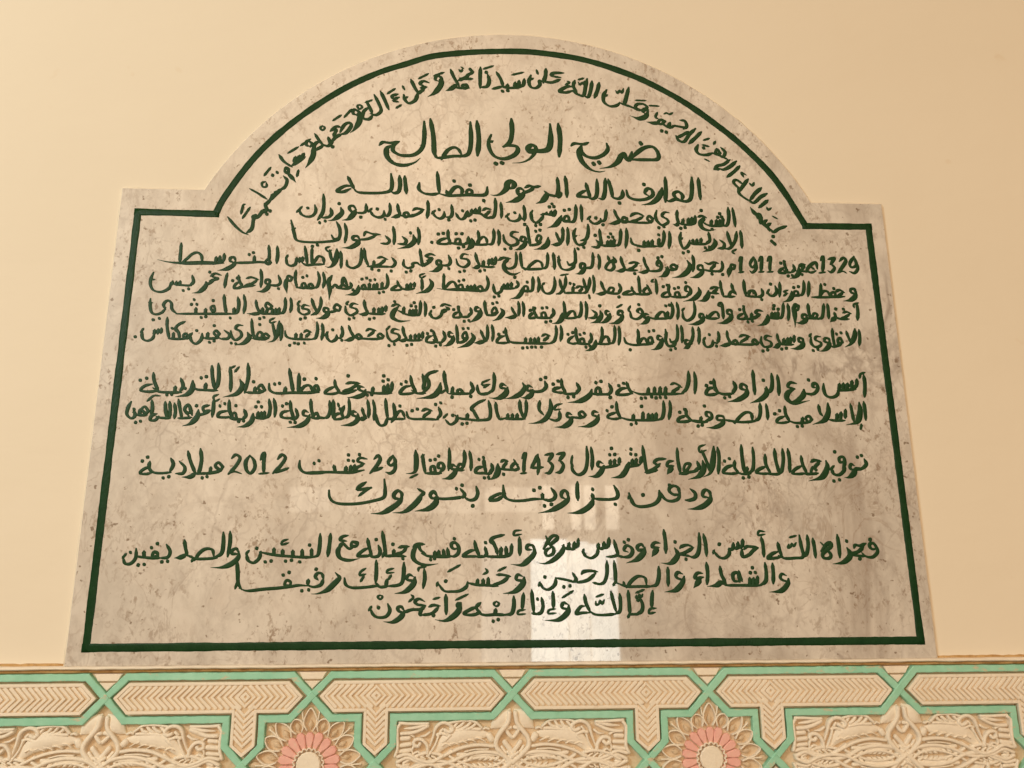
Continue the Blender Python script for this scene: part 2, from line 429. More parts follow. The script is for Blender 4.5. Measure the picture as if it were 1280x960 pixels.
traced("""D 780 110 .203125
1000,850 950,868 922,886 900,872;918,914;f 908,942 930,962;904,832 884,848 896,880;880,812 862,828 874,856;850,806 838,824 850,838;922,886 880,858 846,826 828,790;f 846,800 834,776 816,780 826,800;t 828,788 800,766 776,732;m 912,788 946,806;m 906,738 888,750 878,734
886,690 860,712 830,736;880,650 842,670 800,706 770,694;846,614 806,650 776,690;796,706 750,682 712,652 700,622;764,560 734,600 706,640;732,592 692,566 674,580 700,610 724,624;m 772,586 790,602 800,582;m 752,536 722,520 736,548
712,480 676,516 634,548;692,450 652,484 612,502 582,494;652,442 612,470 574,480 554,502;f 560,496 580,500;596,366 622,396 606,424 570,398;642,442 590,416 546,402;f 592,402 572,378 560,402;546,400 506,412 462,406 444,380 456,350;490,370;482,350 522,360;m 488,322 526,310;m 552,348 562,328;m 494,436 526,452
476,270 440,306 400,342;440,250 402,286 370,330 336,322 320,294;396,268 356,292 326,304;344,198 374,204 386,236 366,252;386,246 332,236 300,230;310,236 272,242 232,216;284,212 272,240;232,264;260,272;f 250,206 226,196 206,214 230,222;t 220,216 180,216 138,208;m 246,160 262,154 280,162 300,152;m 206,150 194,178 214,192
126,154 114,138 138,128 148,152;t 148,146 132,176 90,188 36,170;m 154,108 216,112
C 640 60 .203125
820,386 786,380 760,364 772,346 810,346 832,366 818,388;786,388 732,362 690,350;m 758,322 824,324;718,244 706,292 690,342 664,338;664,336 644,354 602,358 566,332 564,292 582,258;m 566,300 588,288;m 638,262 650,278 662,262 676,276 686,250
536,214 526,260 508,306;492,204 486,252 470,300 444,296;462,190 452,240 440,292 402,284 370,262;386,200 378,236 400,276;380,240 340,238 292,266 332,274 376,262;m 408,212 420,226 432,212 440,224 446,204;m 406,196 442,186;m 338,204 354,212 328,226
318,154 262,154 240,166 262,176 300,182;296,194 246,212 200,208;208,128 206,170 192,214;196,210 168,202 172,226 148,246 116,240 104,206 116,168;m 112,196 132,186;m 150,134 160,162
B 460 60 .203125
962,190 956,226 936,238;930,200 926,240;906,210 902,242;946,240 880,246 820,238;860,222 856,246;828,266;860,262;790,148 816,190 832,236;828,236 792,246 764,252;m 884,166 956,150
736,162 746,202 732,236 692,242;692,118 690,180 690,246;728,150;m 708,130 772,110
644,190 592,190 566,184;f 628,130 642,150 612,166;622,168 582,190 556,200;f 604,226 580,230 592,250 614,240;622,246 562,246 532,238;508,132 530,182 562,236;t 548,224 512,250 478,264;m 560,132 572,146 582,130;m 572,116 590,128
430,204 414,192 426,170 452,186 436,206;t 456,186 446,232 410,276 368,300;m 404,172 468,150
376,214 342,204 320,220 346,234;362,240 322,246;m 310,190 372,158;264,194 286,240 308,276;346,252 306,282;306,276 292,320 252,340 226,316 220,288;m 226,310 246,300;m 212,232 226,258
184,284 146,296 160,312 192,304;150,324 188,332;m 172,370 206,350;m 118,282 168,250;78,268 102,318 128,378
A 270 60 .203125
974,288 1002,342 1016,386 986,412 950,404;926,328 946,366 962,402;942,364 910,390 904,430 942,438 966,410;m 918,336 962,320
864,412 844,402 850,378 882,396 866,414;t 886,398 882,452 852,500 826,522;m 886,348 900,364 882,376 870,358 886,348;m 788,428 836,376
764,518 790,474 820,460 832,480 802,520 766,532;772,530 742,546 714,572;768,488 740,484 704,512;744,500 722,542;690,548 706,592;718,608;722,562 692,602 650,592;608,528 636,570 662,602;640,574 610,590 606,626 642,612 662,596;m 656,478 670,492 656,506 642,492 656,478;m 718,448 772,412
578,606 556,596 562,570 592,590 580,608;t 600,606 598,660 572,710 550,738;m 520,602 582,560
542,648 522,682;516,660 502,694;490,668 480,706;548,670 502,702 466,724;388,658 420,700 468,732;f 446,746 430,736 424,760 444,770;t 440,770 470,800 492,828;m 442,648 508,608;m 508,750 498,792
E 270 190 .1797
470,168 494,196 482,240 450,262;394,162;426,142;446,258 426,288;420,272 406,304;396,292 386,322;456,256 402,310 368,338;236,256 290,286 354,328;382,330 340,372;336,358 352,402 320,424;354,432;376,410;332,400 292,452 258,456;f 276,440 254,450 264,470;262,452 250,530 214,562;82,452 130,510 182,556 222,574;m 334,166 382,106;m 350,214 352,240 326,242 320,216 346,206;m 184,462 238,384;m 174,432 190,370 204,364""", 4.7)

# the large title, written stroke by stroke (pixel = origin + k * point)
bm = bmesh.new()
K = 260 / 1280
def ttl(ox, pts, wpx=5.6, fl=''): pen(bm, [(ox + x * K, 60 + y * K) for x, y in pts], wpx, fl, .0004)
R_, L_ = 640, 460
ttl(R_, [(728, 684), (775, 640), (820, 612), (868, 610), (898, 645), (896, 684), (830, 688), (722, 686)])
ttl(R_, [(738, 640), (722, 688), (700, 676), (690, 652), (672, 664), (650, 702), (606, 730), (540, 742)], 5.4, 't')
ttl(R_, [(582, 588), (590, 622), (566, 654), (515, 676), (462, 668), (430, 640), (428, 606)])
ttl(R_, [(364, 602), (384, 588), (440, 592), (470, 582)], 4.8)
ttl(R_, [(428, 600), (412, 640), (430, 696), (478, 744), (530, 762), (572, 758)], 5.4, 't')
for p in ((790, 584), (500, 710), (534, 702)): ttl(R_, [p, (p[0] + 5, p[1] + 6)], 5.2, 'f')
ttl(R_, [(284, 466), (296, 560), (290, 668)], 6.0)
ttl(R_, [(234, 468), (238, 560), (226, 618), (186, 634), (140, 632), (108, 638), (98, 616), (122, 598), (146, 612), (138, 648), (106, 684), (60, 704), (4, 708)], 5.6, 't')
ttl(L_, [(882, 436), (886, 520), (872, 580), (834, 608)], 5.8)
ttl(L_, [(830, 606), (874, 600), (912, 606), (922, 632), (896, 662), (838, 682), (782, 668), (750, 626), (742, 576), (758, 534)])
ttl(L_, [(752, 580), (770, 572)], 4)
for p in ((784, 710), (822, 706)): ttl(L_, [p, (p[0] + 6, p[1] + 3)], 5.2, 'f')
ttl(L_, [(670, 450), (682, 560), (674, 662)], 6.0)
ttl(L_, [(630, 456), (634, 560), (626, 632), (600, 662), (524, 666), (430, 676), (406, 654)], 5.4)
ttl(L_, [(576, 656), (556, 624), (528, 612), (488, 632), (452, 686)], 5)
ttl(L_, [(384, 438), (402, 540), (408, 640), (424, 672)], 6.0)
ttl(L_, [(346, 452), (346, 560), (330, 620), (280, 658), (204, 660), (156, 634), (158, 602), (188, 578)], 5.6)
ttl(L_, [(70, 598), (92, 580), (140, 584), (192, 576)], 4.8)
ttl(L_, [(150, 598), (116, 620), (118, 668), (160, 710), (222, 722), (284, 706), (322, 678)], 5.6, 't')
child(link("inscription_line", bm, M_GREEN, smooth=True), plaque)

traced("""a 720 205 .203125
752,86 758,150 766,218;712,82 713,170 704,215 680,230 645,226 610,218 575,229 552,218;650,222 656,195 630,170 602,182 612,205 632,214;548,82 553,150 550,234
530,148 522,178 500,216 460,242 404,252 t;446,196 424,178 440,152 466,160 472,192 432,216 370,220 324,202 310,162;418,126
286,162 286,195 265,213 240,211 218,200;198,94 214,150 226,206;268,240
180,90 178,170 165,212 142,212;128,94 130,170 120,206 95,214 70,204;60,118 74,165 88,207;66,162 35,175 10,197 45,202 86,206
a 560 205 .203125
720,76 728,130 732,204;672,84 679,150 672,196;f 694,182 680,172 668,188 682,204 694,190;674,199 640,194 615,186 594,168;t 606,176 600,206 575,231 542,243
568,137 530,141 500,134 474,146;530,146 498,166 466,176;472,166 445,150 428,160 435,186 466,184;t 470,166 452,202 410,226 356,237
378,152 402,142 407,120 386,107 364,122 360,150 330,180 295,193 262,190 t
a 360 205 .203125
1226,142 1223,176 1205,191 1150,192 1100,191 1060,193 985,195 936,184;f 1132,185 1131,165 1110,158 1098,172 1108,188;1066,191 1072,160 1050,140 1020,150 988,194;974,164 986,196;918,48 925,115 931,180;931,180 890,187 840,181 806,155 808,116;1120,130;1022,105;1205,226
718,74 722,120 729,182;686,72 690,130 680,170 655,179 635,170;634,60 640,120 632,160 590,176 500,179 430,173 404,150;368,78 386,112 406,152;396,136 350,136 302,166 340,171 386,152""", 5.1)
traced("""a 720 205 .203125
962,270 972,325 981,386;935,268 940,330 930,375 903,381;912,382 870,381 820,379 772,354;905,333 901,380;885,342 882,380;865,343 862,380;872,328;896,326;884,306;835,344 830,378;750,326 775,319 802,331;790,330 774,358;t 778,332 765,365 780,395 815,408 860,404;770,286;838,402;733,318 731,360 708,371;713,328 710,369;692,333 690,370;722,373 670,373 633,366;660,338 655,372;645,396;671,391;622,286 622,330 634,369;t 634,366 616,375 596,370
572,300 545,298 529,320 560,340 566,360 530,376 499,350 489,320 496,286;510,392;541,386;f 471,337 450,320 439,340 465,356;464,363 430,362 380,361 330,356 272,348;418,320 380,304 350,309 336,322;412,326 370,346 332,354;f 312,335 290,329 284,356 312,357;234,282 250,320 272,351;t 276,350 240,363 200,369
186,282 183,320 176,345 148,356;166,374;151,335 151,350 130,366 100,363 76,335;m 68,342 92,320;122,332;30,252 34,300 36,354
a 560 205 .203125
786,252 786,310 775,351 748,359;760,356 720,351 688,340;f 746,350 740,324 720,324 714,351;716,285;746,280;t 698,318 686,346 660,376 610,394;660,282 656,314 642,320;636,288 632,316;608,296 604,312;658,318 600,308 572,312;640,246;624,264;652,263;584,308 580,332 545,361 519,345 511,306 520,286;540,379;569,372
466,256 473,310 470,350;472,346 446,330;441,308 441,336 415,351 380,346 360,318;m 353,328 377,304;411,300;472,372;324,237 330,290 328,332
290,212 293,270 282,322 254,334;264,280 235,274 212,286;258,290 224,322;288,322 240,331 200,306 146,302;196,262 191,302;170,273 168,303;146,278 145,303;150,302 116,324;120,288 117,322;140,350;166,345;111,298 106,326 85,340 65,331 48,303;90,288
a 360 205 .203125
1006,252 1011,300 1000,326 972,326;990,344;961,293 959,321 935,336 905,321 888,292;m 883,308 908,284;930,281;860,226 863,280 856,332
838,281 790,274 768,286;832,286 790,311 746,319;784,319 740,323 688,316;f 746,320 735,299 714,305 720,326;674,246 680,285 694,316;t 694,313 665,323 634,329;625,242 629,285 616,316 588,319;598,340;591,288 589,316 560,329 525,316 503,283;m 493,297 518,271;550,277
480,246 481,285 461,301 418,299;448,327;421,297 390,291 377,266 400,257 420,280;t 418,280 401,311 370,339 334,346;t 325,268 332,300 300,331 270,346 244,347;315,244;262,272 269,305 250,326 213,331;218,186 221,250 212,302 182,344;195,361;229,351;165,252 171,290 150,319 110,323 79,305 71,278;m 52,298 88,261;122,271""", 4.5)
traced("""a 720 205 .203125
1011,411 1018,460 1021,516;988,416 980,470 950,516 916,522;929,416 945,470 962,512;m 988,524 962,540 978,554;885,468 912,490 906,516 874,519;t 850,462 857,490 830,521 779,542
815,421 823,470 798,491;796,516;822,512;771,457 766,491;745,462 742,491;720,463 718,491;808,492 760,494 715,491 698,480;700,470 691,501 665,521 649,500 639,460 646,421;m 657,454 638,467;660,547;691,539
574,416 578,460 572,519;540,411 541,460 526,501 498,506;508,506 440,507 400,507 348,490 337,456;511,458 508,501;509,436;470,467 468,504;445,472 443,504;420,473 418,504;386,532
309,396 313,450 305,516;275,401 273,460 263,496 238,501;248,504 200,504 156,501;236,462 232,501;215,468 212,501;195,472 193,501;200,450;226,450;213,430;144,401 150,450 159,503;124,468 142,490 133,512 97,509;118,439
a 560 205 .203125
861,371 863,420 850,461 817,471;852,465 836,491 800,496 779,465 774,425 786,397;m 794,440 773,449;800,522;836,513;735,391 739,440 735,499;705,391 707,440 701,482;664,422 680,460 697,492;t 697,488 665,496 634,496
t 616,452 612,491 580,516 529,527;f 566,476 573,450 555,439 544,471;540,414;566,407;574,482 540,496 507,501;487,381 495,440 506,504;472,482 449,470 454,449 476,455 471,482;t 477,462 471,496 440,521 409,530;432,420 400,419 389,440 425,465 426,491 385,501 349,475 341,436;350,524;386,519
309,406 316,450 312,499;280,401 283,450 271,491 243,493;252,494 200,497 150,492 138,480;242,490 235,460 215,449 190,470 173,495;184,411 190,450 188,493;t 146,458 151,490 125,521 100,530;126,447 123,481 98,493;112,494 60,494 0,482;65,517;96,509;f 76,489 72,464 52,464 44,489;50,429;86,429
a 360 205 .203125
985,406 986,450 1002,487;1012,489 986,489;986,455 945,465 922,486 955,493 1002,489;925,431;956,427;885,482;799,391 808,440 802,494;t 771,437 777,475 740,506 674,522;754,424;704,447 727,470 716,492 677,491;647,386 655,440 652,494;599,442 624,470 611,490 572,488
568,435 520,430 480,419 467,442;544,440 490,461 436,466;442,472 404,466 399,449 426,444 442,464;t 442,465 426,491 385,513 333,516;349,366 360,420 350,484
299,356 319,400 316,451 284,461 268,438;320,438 311,466 250,477 150,482 59,471 39,430 29,385 19,346;m 47,394 23,406;150,507;181,499""", 4.5)
traced("""a 860 300 .1875
884,136 901,110 901,165 896,214;m 917,214 872,220;934,129 977,121 949,162;952,158 977,186 955,214 933,205;1009,142 1035,119 1052,140 1025,186 998,219;m 998,218 1030,208 1058,221;1106,110 1079,155 1090,182 1122,166 1106,112;1121,150 1132,190 1110,220 1077,210
852,206 820,217 794,201 815,169 851,150 862,192;814,174 842,196;782,165 755,164 738,180;777,169 758,198;804,212 750,207 722,207;760,230;t 737,183 740,216 715,246 680,257;700,163 709,196 688,217;668,240;696,237;692,217 650,214 638,200;640,147 650,185 667,214;640,184 615,200 609,217 640,220 666,212;618,154;641,144
339,141 356,116 351,170 351,218;m 337,217 373,212;436,113 414,160 430,182 452,161 440,116;451,149 454,190 430,217 413,206;470,141 491,113 489,170 486,212;m 470,214 508,211;528,141 549,113 546,170 546,212;m 527,214 568,211;f 312,170 290,164 284,186 306,191;t 292,184 275,206 271,249
225,142 231,180 216,206 187,209;231,230;203,156 170,149 140,160 112,150;183,163 148,198;218,209 150,207 98,196;160,227;101,202 69,196 67,174 91,169 101,191;t 102,190 86,226 50,246 14,250;29,102 38,150 32,209
a 680 300 .1875
t 954,137 972,170 956,211 910,241 854,252;f 887,176 860,164 844,181 876,196;874,201 840,199 808,184;t 822,178 822,211 800,236 762,247;776,182 754,166 765,138 782,165 776,197 748,207 696,207;760,119;786,111;664,116 675,160 703,208;t 699,204 660,216 624,213
635,156 600,149 567,156;624,160 590,186 557,197;624,202 570,202 527,196;605,224;511,111 520,150 543,198;t 543,194 510,206 474,206;424,107 440,140 477,146 461,113;471,124 424,160 413,191 445,202 467,181 456,150 429,128
361,96 371,140 365,194;325,86 326,140 316,181 288,186 262,186;267,190 244,186 247,159 271,161 271,187;t 273,174 261,206 235,223 210,226;204,56 209,110 206,151 170,166 154,144;206,150 196,181 160,199 119,191 99,150 99,107;m 88,114 112,136;61,86 68,140 70,194
a 510 300 .1875
930,86 931,140 921,181 893,191;904,192 850,194 790,194 753,174;897,190 890,154 860,139 825,160 788,198;m 768,184 782,202;749,81 752,130 762,188;719,81 723,130 711,176 670,191 643,168;602,136 635,119 684,125;672,129 644,150 639,178;t 641,140 640,186 670,221 710,229 751,213
585,112 583,150 568,166;560,122 558,162;540,127 538,167;578,180 530,180 478,173;505,138 500,177;480,207;511,201;449,86 460,135 482,174;t 480,170 455,183 425,186;402,99 370,94 354,120 395,130 406,156 375,181 334,165 321,127;345,212;376,206
269,101 283,140 271,166 235,169 212,159;272,190;220,167 194,161 194,139 216,139 221,162;t 221,155 211,186 175,206 140,209;182,104 150,94 112,106;118,112 162,124 124,138;160,136 112,166 92,173;79,61 88,120 97,176
a 340 300 .1875
992,172 964,152 934,160 942,176 905,187 877,166 879,132;895,214;926,206;799,117 822,150 806,177 777,179;795,207;771,130 730,114 702,121;758,130 720,161 687,172;794,180 730,177 636,177;712,202;680,138 678,174;666,194;614,56 620,115 643,174
595,56 596,120 581,166 540,187 503,171 499,136;457,76 462,130 460,186;432,61 431,110 411,161 380,182 354,176 t;384,66 395,120 417,158;m 387,44 359,55 374,76 398,67
347,157 340,119 310,109 290,135 262,163;268,51 265,100 268,164;348,162 280,164 230,167 198,150;219,41 228,100 236,163;205,112 201,147;185,117 182,151;165,117 162,151;161,128 156,161 125,172 99,155 97,116;m 90,127 107,98
a 155 300 .1875
1022,41 1025,95 1018,156;965,36 969,90 966,143;f 977,151 960,129 943,150 965,162;964,152 900,147 850,150 780,152 733,152;870,106 868,147;835,97;863,84;737,152 709,140 711,119 736,117 744,141;t 744,140 731,166 690,191 624,204
668,91 666,130 648,147;640,106 638,150;615,111 612,150;664,154 600,154 520,152 400,154 300,147 224,131 t;523,151 516,104 490,84 455,94 420,125 382,153;382,20 378,80 372,151""", 4.4)
traced("""a 860 300 .1875
1117,357 1089,351 1084,329 1109,327 1117,351;t 1121,344 1111,381 1080,401 1034,407;1043,351 1010,334 982,346;1034,352 998,372;1044,377 980,380 900,382 826,381;f 986,373 975,349 954,355 960,377;972,324;948,377 930,344 900,344 872,381;885,291 885,340 880,383;912,297
805,276 805,325 800,376;770,271 773,320 763,361 738,371;748,372 710,370 688,354;f 736,366 730,344 709,344 707,370;705,317;736,311;t 692,343 692,376 670,401 632,414;m 667,334 638,345 667,356;m 662,355 636,374;610,281 613,330 610,379;580,306 592,345 570,371 545,369 528,343;550,294;m 524,358 542,328
490,326 499,355 486,376 457,379;492,397;488,380 430,377 382,373;457,377 440,339 410,344 404,374;430,349 457,367;371,266 375,320 387,373;322,361 290,344 274,377 312,377;289,291 300,330 322,362;304,377 236,377;214,271 220,320 237,378
208,320 175,314 147,326;198,325 163,352;204,357 136,351;165,380;t 137,338 132,371 105,401 64,407
a 680 300 .1875
t 1029,317 1037,350 1000,391 929,410;971,348 944,336 949,309 972,319 977,351 948,377;945,284;958,380 900,382 836,376;f 907,376 895,349 874,355 880,380;870,324;896,317;835,296 830,340 847,378;826,344 795,360 788,377 815,380 847,374;795,311;821,301
744,261 750,310 752,360;m 731,261 716,276 736,281;717,357 690,319 664,340 680,362 717,351;m 684,298 707,332;704,364 640,362 587,356;629,241 635,300 642,361;585,312 590,335 613,361;586,339 555,345 526,362 570,364 608,359
498,291 512,325 496,354;500,380;504,357 450,357 412,351;f 456,351 466,324 440,319 429,347;379,276 395,320 418,353;t 415,349 380,359 344,359;327,236 335,290 330,354;305,251 301,300 281,346 255,354;261,256 275,310 292,348;m 299,363 306,394
268,316 235,309 212,321;258,320 233,348;264,354 200,352 136,354;195,307 192,350;174,289;200,296;104,261 115,310 142,355;145,241 141,300 111,351 84,360;m 108,236 163,227
a 510 300 .1875
975,246 979,300 961,346 925,357 899,336 894,301;m 912,284 893,301;867,246 875,295 868,346;832,246 833,300 826,336 798,343;808,345 775,342 758,329;f 801,336 795,311 774,311 774,340;795,281;t 764,318 757,351 730,381 684,392
724,272 736,300 713,322;712,249;690,282 688,317;665,287 662,320;640,292 638,322;718,322 660,324 617,321;625,309 621,341 590,356 574,335 569,296;575,380;606,373;524,241 536,290 521,331 493,339;f 501,331 485,309 464,320 480,342;504,342 420,334 340,330 250,330 192,322 t;445,297 442,332;420,302 418,332;398,302 395,332;f 366,326 360,299 337,305 340,327;340,274;371,267;328,327 310,284 280,284 242,328;239,226 238,280 235,328
t 144,262 160,295 130,336 54,357;91,257 95,300 92,334;m 112,224 79,235 89,252 118,239
a 340 300 .1875
950,282 948,317;925,287 922,324;900,292 898,327;950,324 900,330 862,323;834,271 845,300 873,328;846,299 815,315 796,332 840,334 872,327;764,226 773,280 761,316 733,326;735,282 732,324;715,352;743,346;744,328 660,327 590,324 573,309;700,287 698,324;680,292 678,324;650,287 648,324;655,269;686,264;f 626,321 615,299 599,310 605,327;600,261;631,254;t 577,303 572,336 545,359 489,367
520,282 529,305 508,327;540,332;507,322 480,252 469,290 497,317;470,299 443,322;518,327 470,324 428,319;f 441,316 420,299 404,316;t 400,237 377,280 386,330 380,400;341,216 350,270 340,319;305,211 316,260 301,311 273,319;288,322 220,320 162,316;f 276,316 262,294 244,300 255,322;f 226,316 218,289 199,295 205,320;205,249;233,239;160,201 155,260 167,318;f 132,250 108,239 99,263 126,271;t 107,254 91,290 100,356
a 155 300 .1875
1029,236 1043,280 1026,301 985,302 957,289;1030,324;967,297 944,286 949,264 971,269 969,294;t 969,290 956,321 925,341 884,343;911,196 918,250 912,314;898,265 850,249 816,256;888,270 850,291 806,302;874,302 800,312 767,309;764,236 770,275 793,311;765,279 740,300 734,320 765,320 793,312;725,271;756,254
690,221 678,270 671,319;648,235 610,224 577,241;588,246 628,258 570,272;602,262 575,286 541,297;572,214;t 547,278 542,311 500,346 454,354;455,236 463,280 438,302;395,337;431,326;449,305 400,302 336,297;375,272 372,302;350,275 348,302;325,272 321,300;311,283 301,321 250,346 199,336 177,300 179,260 197,216;m 207,264 183,263""", 4.3)
traced("""a 860 300 .1875
1124,421 1132,475 1130,534;m 1137,419 1104,430 1109,452;1088,491 1055,479 1032,486;1078,495 1044,516 1017,522;1074,527 1020,527 982,515;1036,461;974,482 988,520;t 988,517 965,531 949,547;985,460;929,426 935,470 938,524;905,426 901,480 893,516 868,526;884,527 830,522 786,522;f 851,521 863,499 840,489 831,520;799,426 805,480 817,522;792,527 764,521 764,499 786,499 792,522;t 792,515 781,541 750,553 719,551
f 737,440 712,429 704,460 731,466;t 736,434 707,450 712,500 715,581;664,426 672,480 668,534;635,421 633,480 623,516 598,523;612,524 560,522 522,509;600,477 598,522;580,482 578,522;560,482 558,522;570,459;601,461;573,438;t 532,498 530,531 505,559 464,572
498,475 465,469 449,485 482,495;482,499 440,516 416,522;425,487 422,522;400,547;429,541;464,517 400,527 377,514;369,446 375,480 397,523;370,489 340,505 334,522 360,527 397,522;345,464;371,444;292,497 264,491 264,469 286,469 294,492;t 294,490 281,526 240,551 194,554;224,416 232,470 236,524;m 216,413 201,436 227,446
208,517 195,484 170,484 127,523;204,522 140,524 97,509;m 124,498 128,526;107,522 79,516 81,494 101,497 107,512;t 107,510 91,541 50,559 4,562
a 680 300 .1875
999,411 1006,470 991,516 955,537 929,516 924,476;m 937,454 918,471;884,416 895,470 890,529;849,416 859,470 846,516 818,523;834,524 780,524 730,524 687,509;825,477 822,522;812,439;836,434;813,522 800,484 775,484 737,528;697,522 669,516 674,494 696,497;t 697,510 686,541 660,556 639,562;643,491 621,475 640,459 657,480 651,506 620,527 584,516 574,476;632,431;m 577,438 563,466 577,482
522,502 494,496 499,474 521,477 523,496;t 524,489 516,526 480,551 434,557;m 483,451 522,430;437,502 414,496 414,474 436,477;t 440,489 431,521 400,546 366,554;t 374,472 382,505 355,541 309,554;372,439;319,467 347,490 336,517 298,519;277,411 285,460 280,529;245,411 249,465 239,506 213,516;224,517 160,522 112,512;213,517 200,479 175,479 137,521;131,411 138,465 138,522;t 122,488 117,526 90,551 54,557
a 510 300 .1875
965,457 972,490 948,517;920,547;951,541;960,520 900,520 846,516;f 922,516 912,484 891,490 895,517;895,454;926,451;834,446 842,480 862,518;841,484 815,500 811,520 835,520 862,515;815,469;846,454;764,411 772,455 770,509;735,411 741,455 738,504;689,447 705,480 728,508;t 725,503 690,516 646,516
t 619,457 634,485 605,521 564,540;f 596,481 580,449 561,470 565,492;565,424;593,417;594,492 560,502 522,499;511,406 515,455 527,503;482,477 451,471 454,449 479,454;t 484,461 477,501 445,531 409,550;415,452 422,485 398,507;375,542;406,537;409,512 355,512 343,499;335,441 340,475 362,511;336,479 308,495 304,514 330,517 360,511;305,464;336,447
288,440 245,429 217,441;250,445 274,460 226,467;262,468 216,488;226,468 221,501 190,522 159,513 147,482;m 140,502 157,468;172,449
a 340 300 .1875
1017,411 1025,455 1020,509;990,406 989,455 981,496 958,503;969,504 900,497 837,468;960,457 958,502;940,462 938,500;920,462 918,497;928,439;959,444;948,418;880,447 875,492;797,441 830,429 858,441;t 842,444 810,480 805,516 850,541 921,538;818,411;760,437 758,477;735,447 732,487;712,452 710,492;754,492 700,494 637,489;680,452 678,492;650,527;681,521;614,401 622,450 643,491;t 643,486 610,496 574,492
572,430 540,424 524,445 560,460 566,481 525,502 494,480 489,441;m 512,408 494,426 512,433;515,527;546,519;f 457,446 430,429 414,455 446,471;434,472 390,480 367,475;377,482 349,476 349,454 373,457 378,474;t 377,469 366,501 335,519 294,522
325,381 326,430 301,481 262,500;264,391 280,440 302,483;248,440 215,434 204,455 240,465 247,486 210,497 179,475 177,426;m 187,403 170,430 192,441;190,527;221,519;124,386 130,435 122,482
a 155 300 .1875
1075,386 1076,440 1063,481 1038,489;1049,492 980,492 906,491;1035,452 1032,490;1012,455 1010,490;990,457 988,490;f 987,442 955,419 944,440 966,461;958,462 944,488;925,452 920,490;905,524;933,516;879,401 888,450 913,492;t 913,488 865,493 819,491
799,366 808,425 798,489;759,381 766,430 756,481 733,491;744,494 690,492 600,492 540,492 460,492 348,492;735,452 732,490;708,520;667,366 672,430 682,491;f 606,471 600,439 579,450 591,476;595,404;545,457 542,490;515,517;546,511;480,452 478,492;450,429;486,429;468,398;352,492 321,461 315,419 290,404 264,430 277,462;278,450 256,481 215,496 184,481 174,430 177,391;m 192,419 163,416;195,532;236,523""", 4.4)
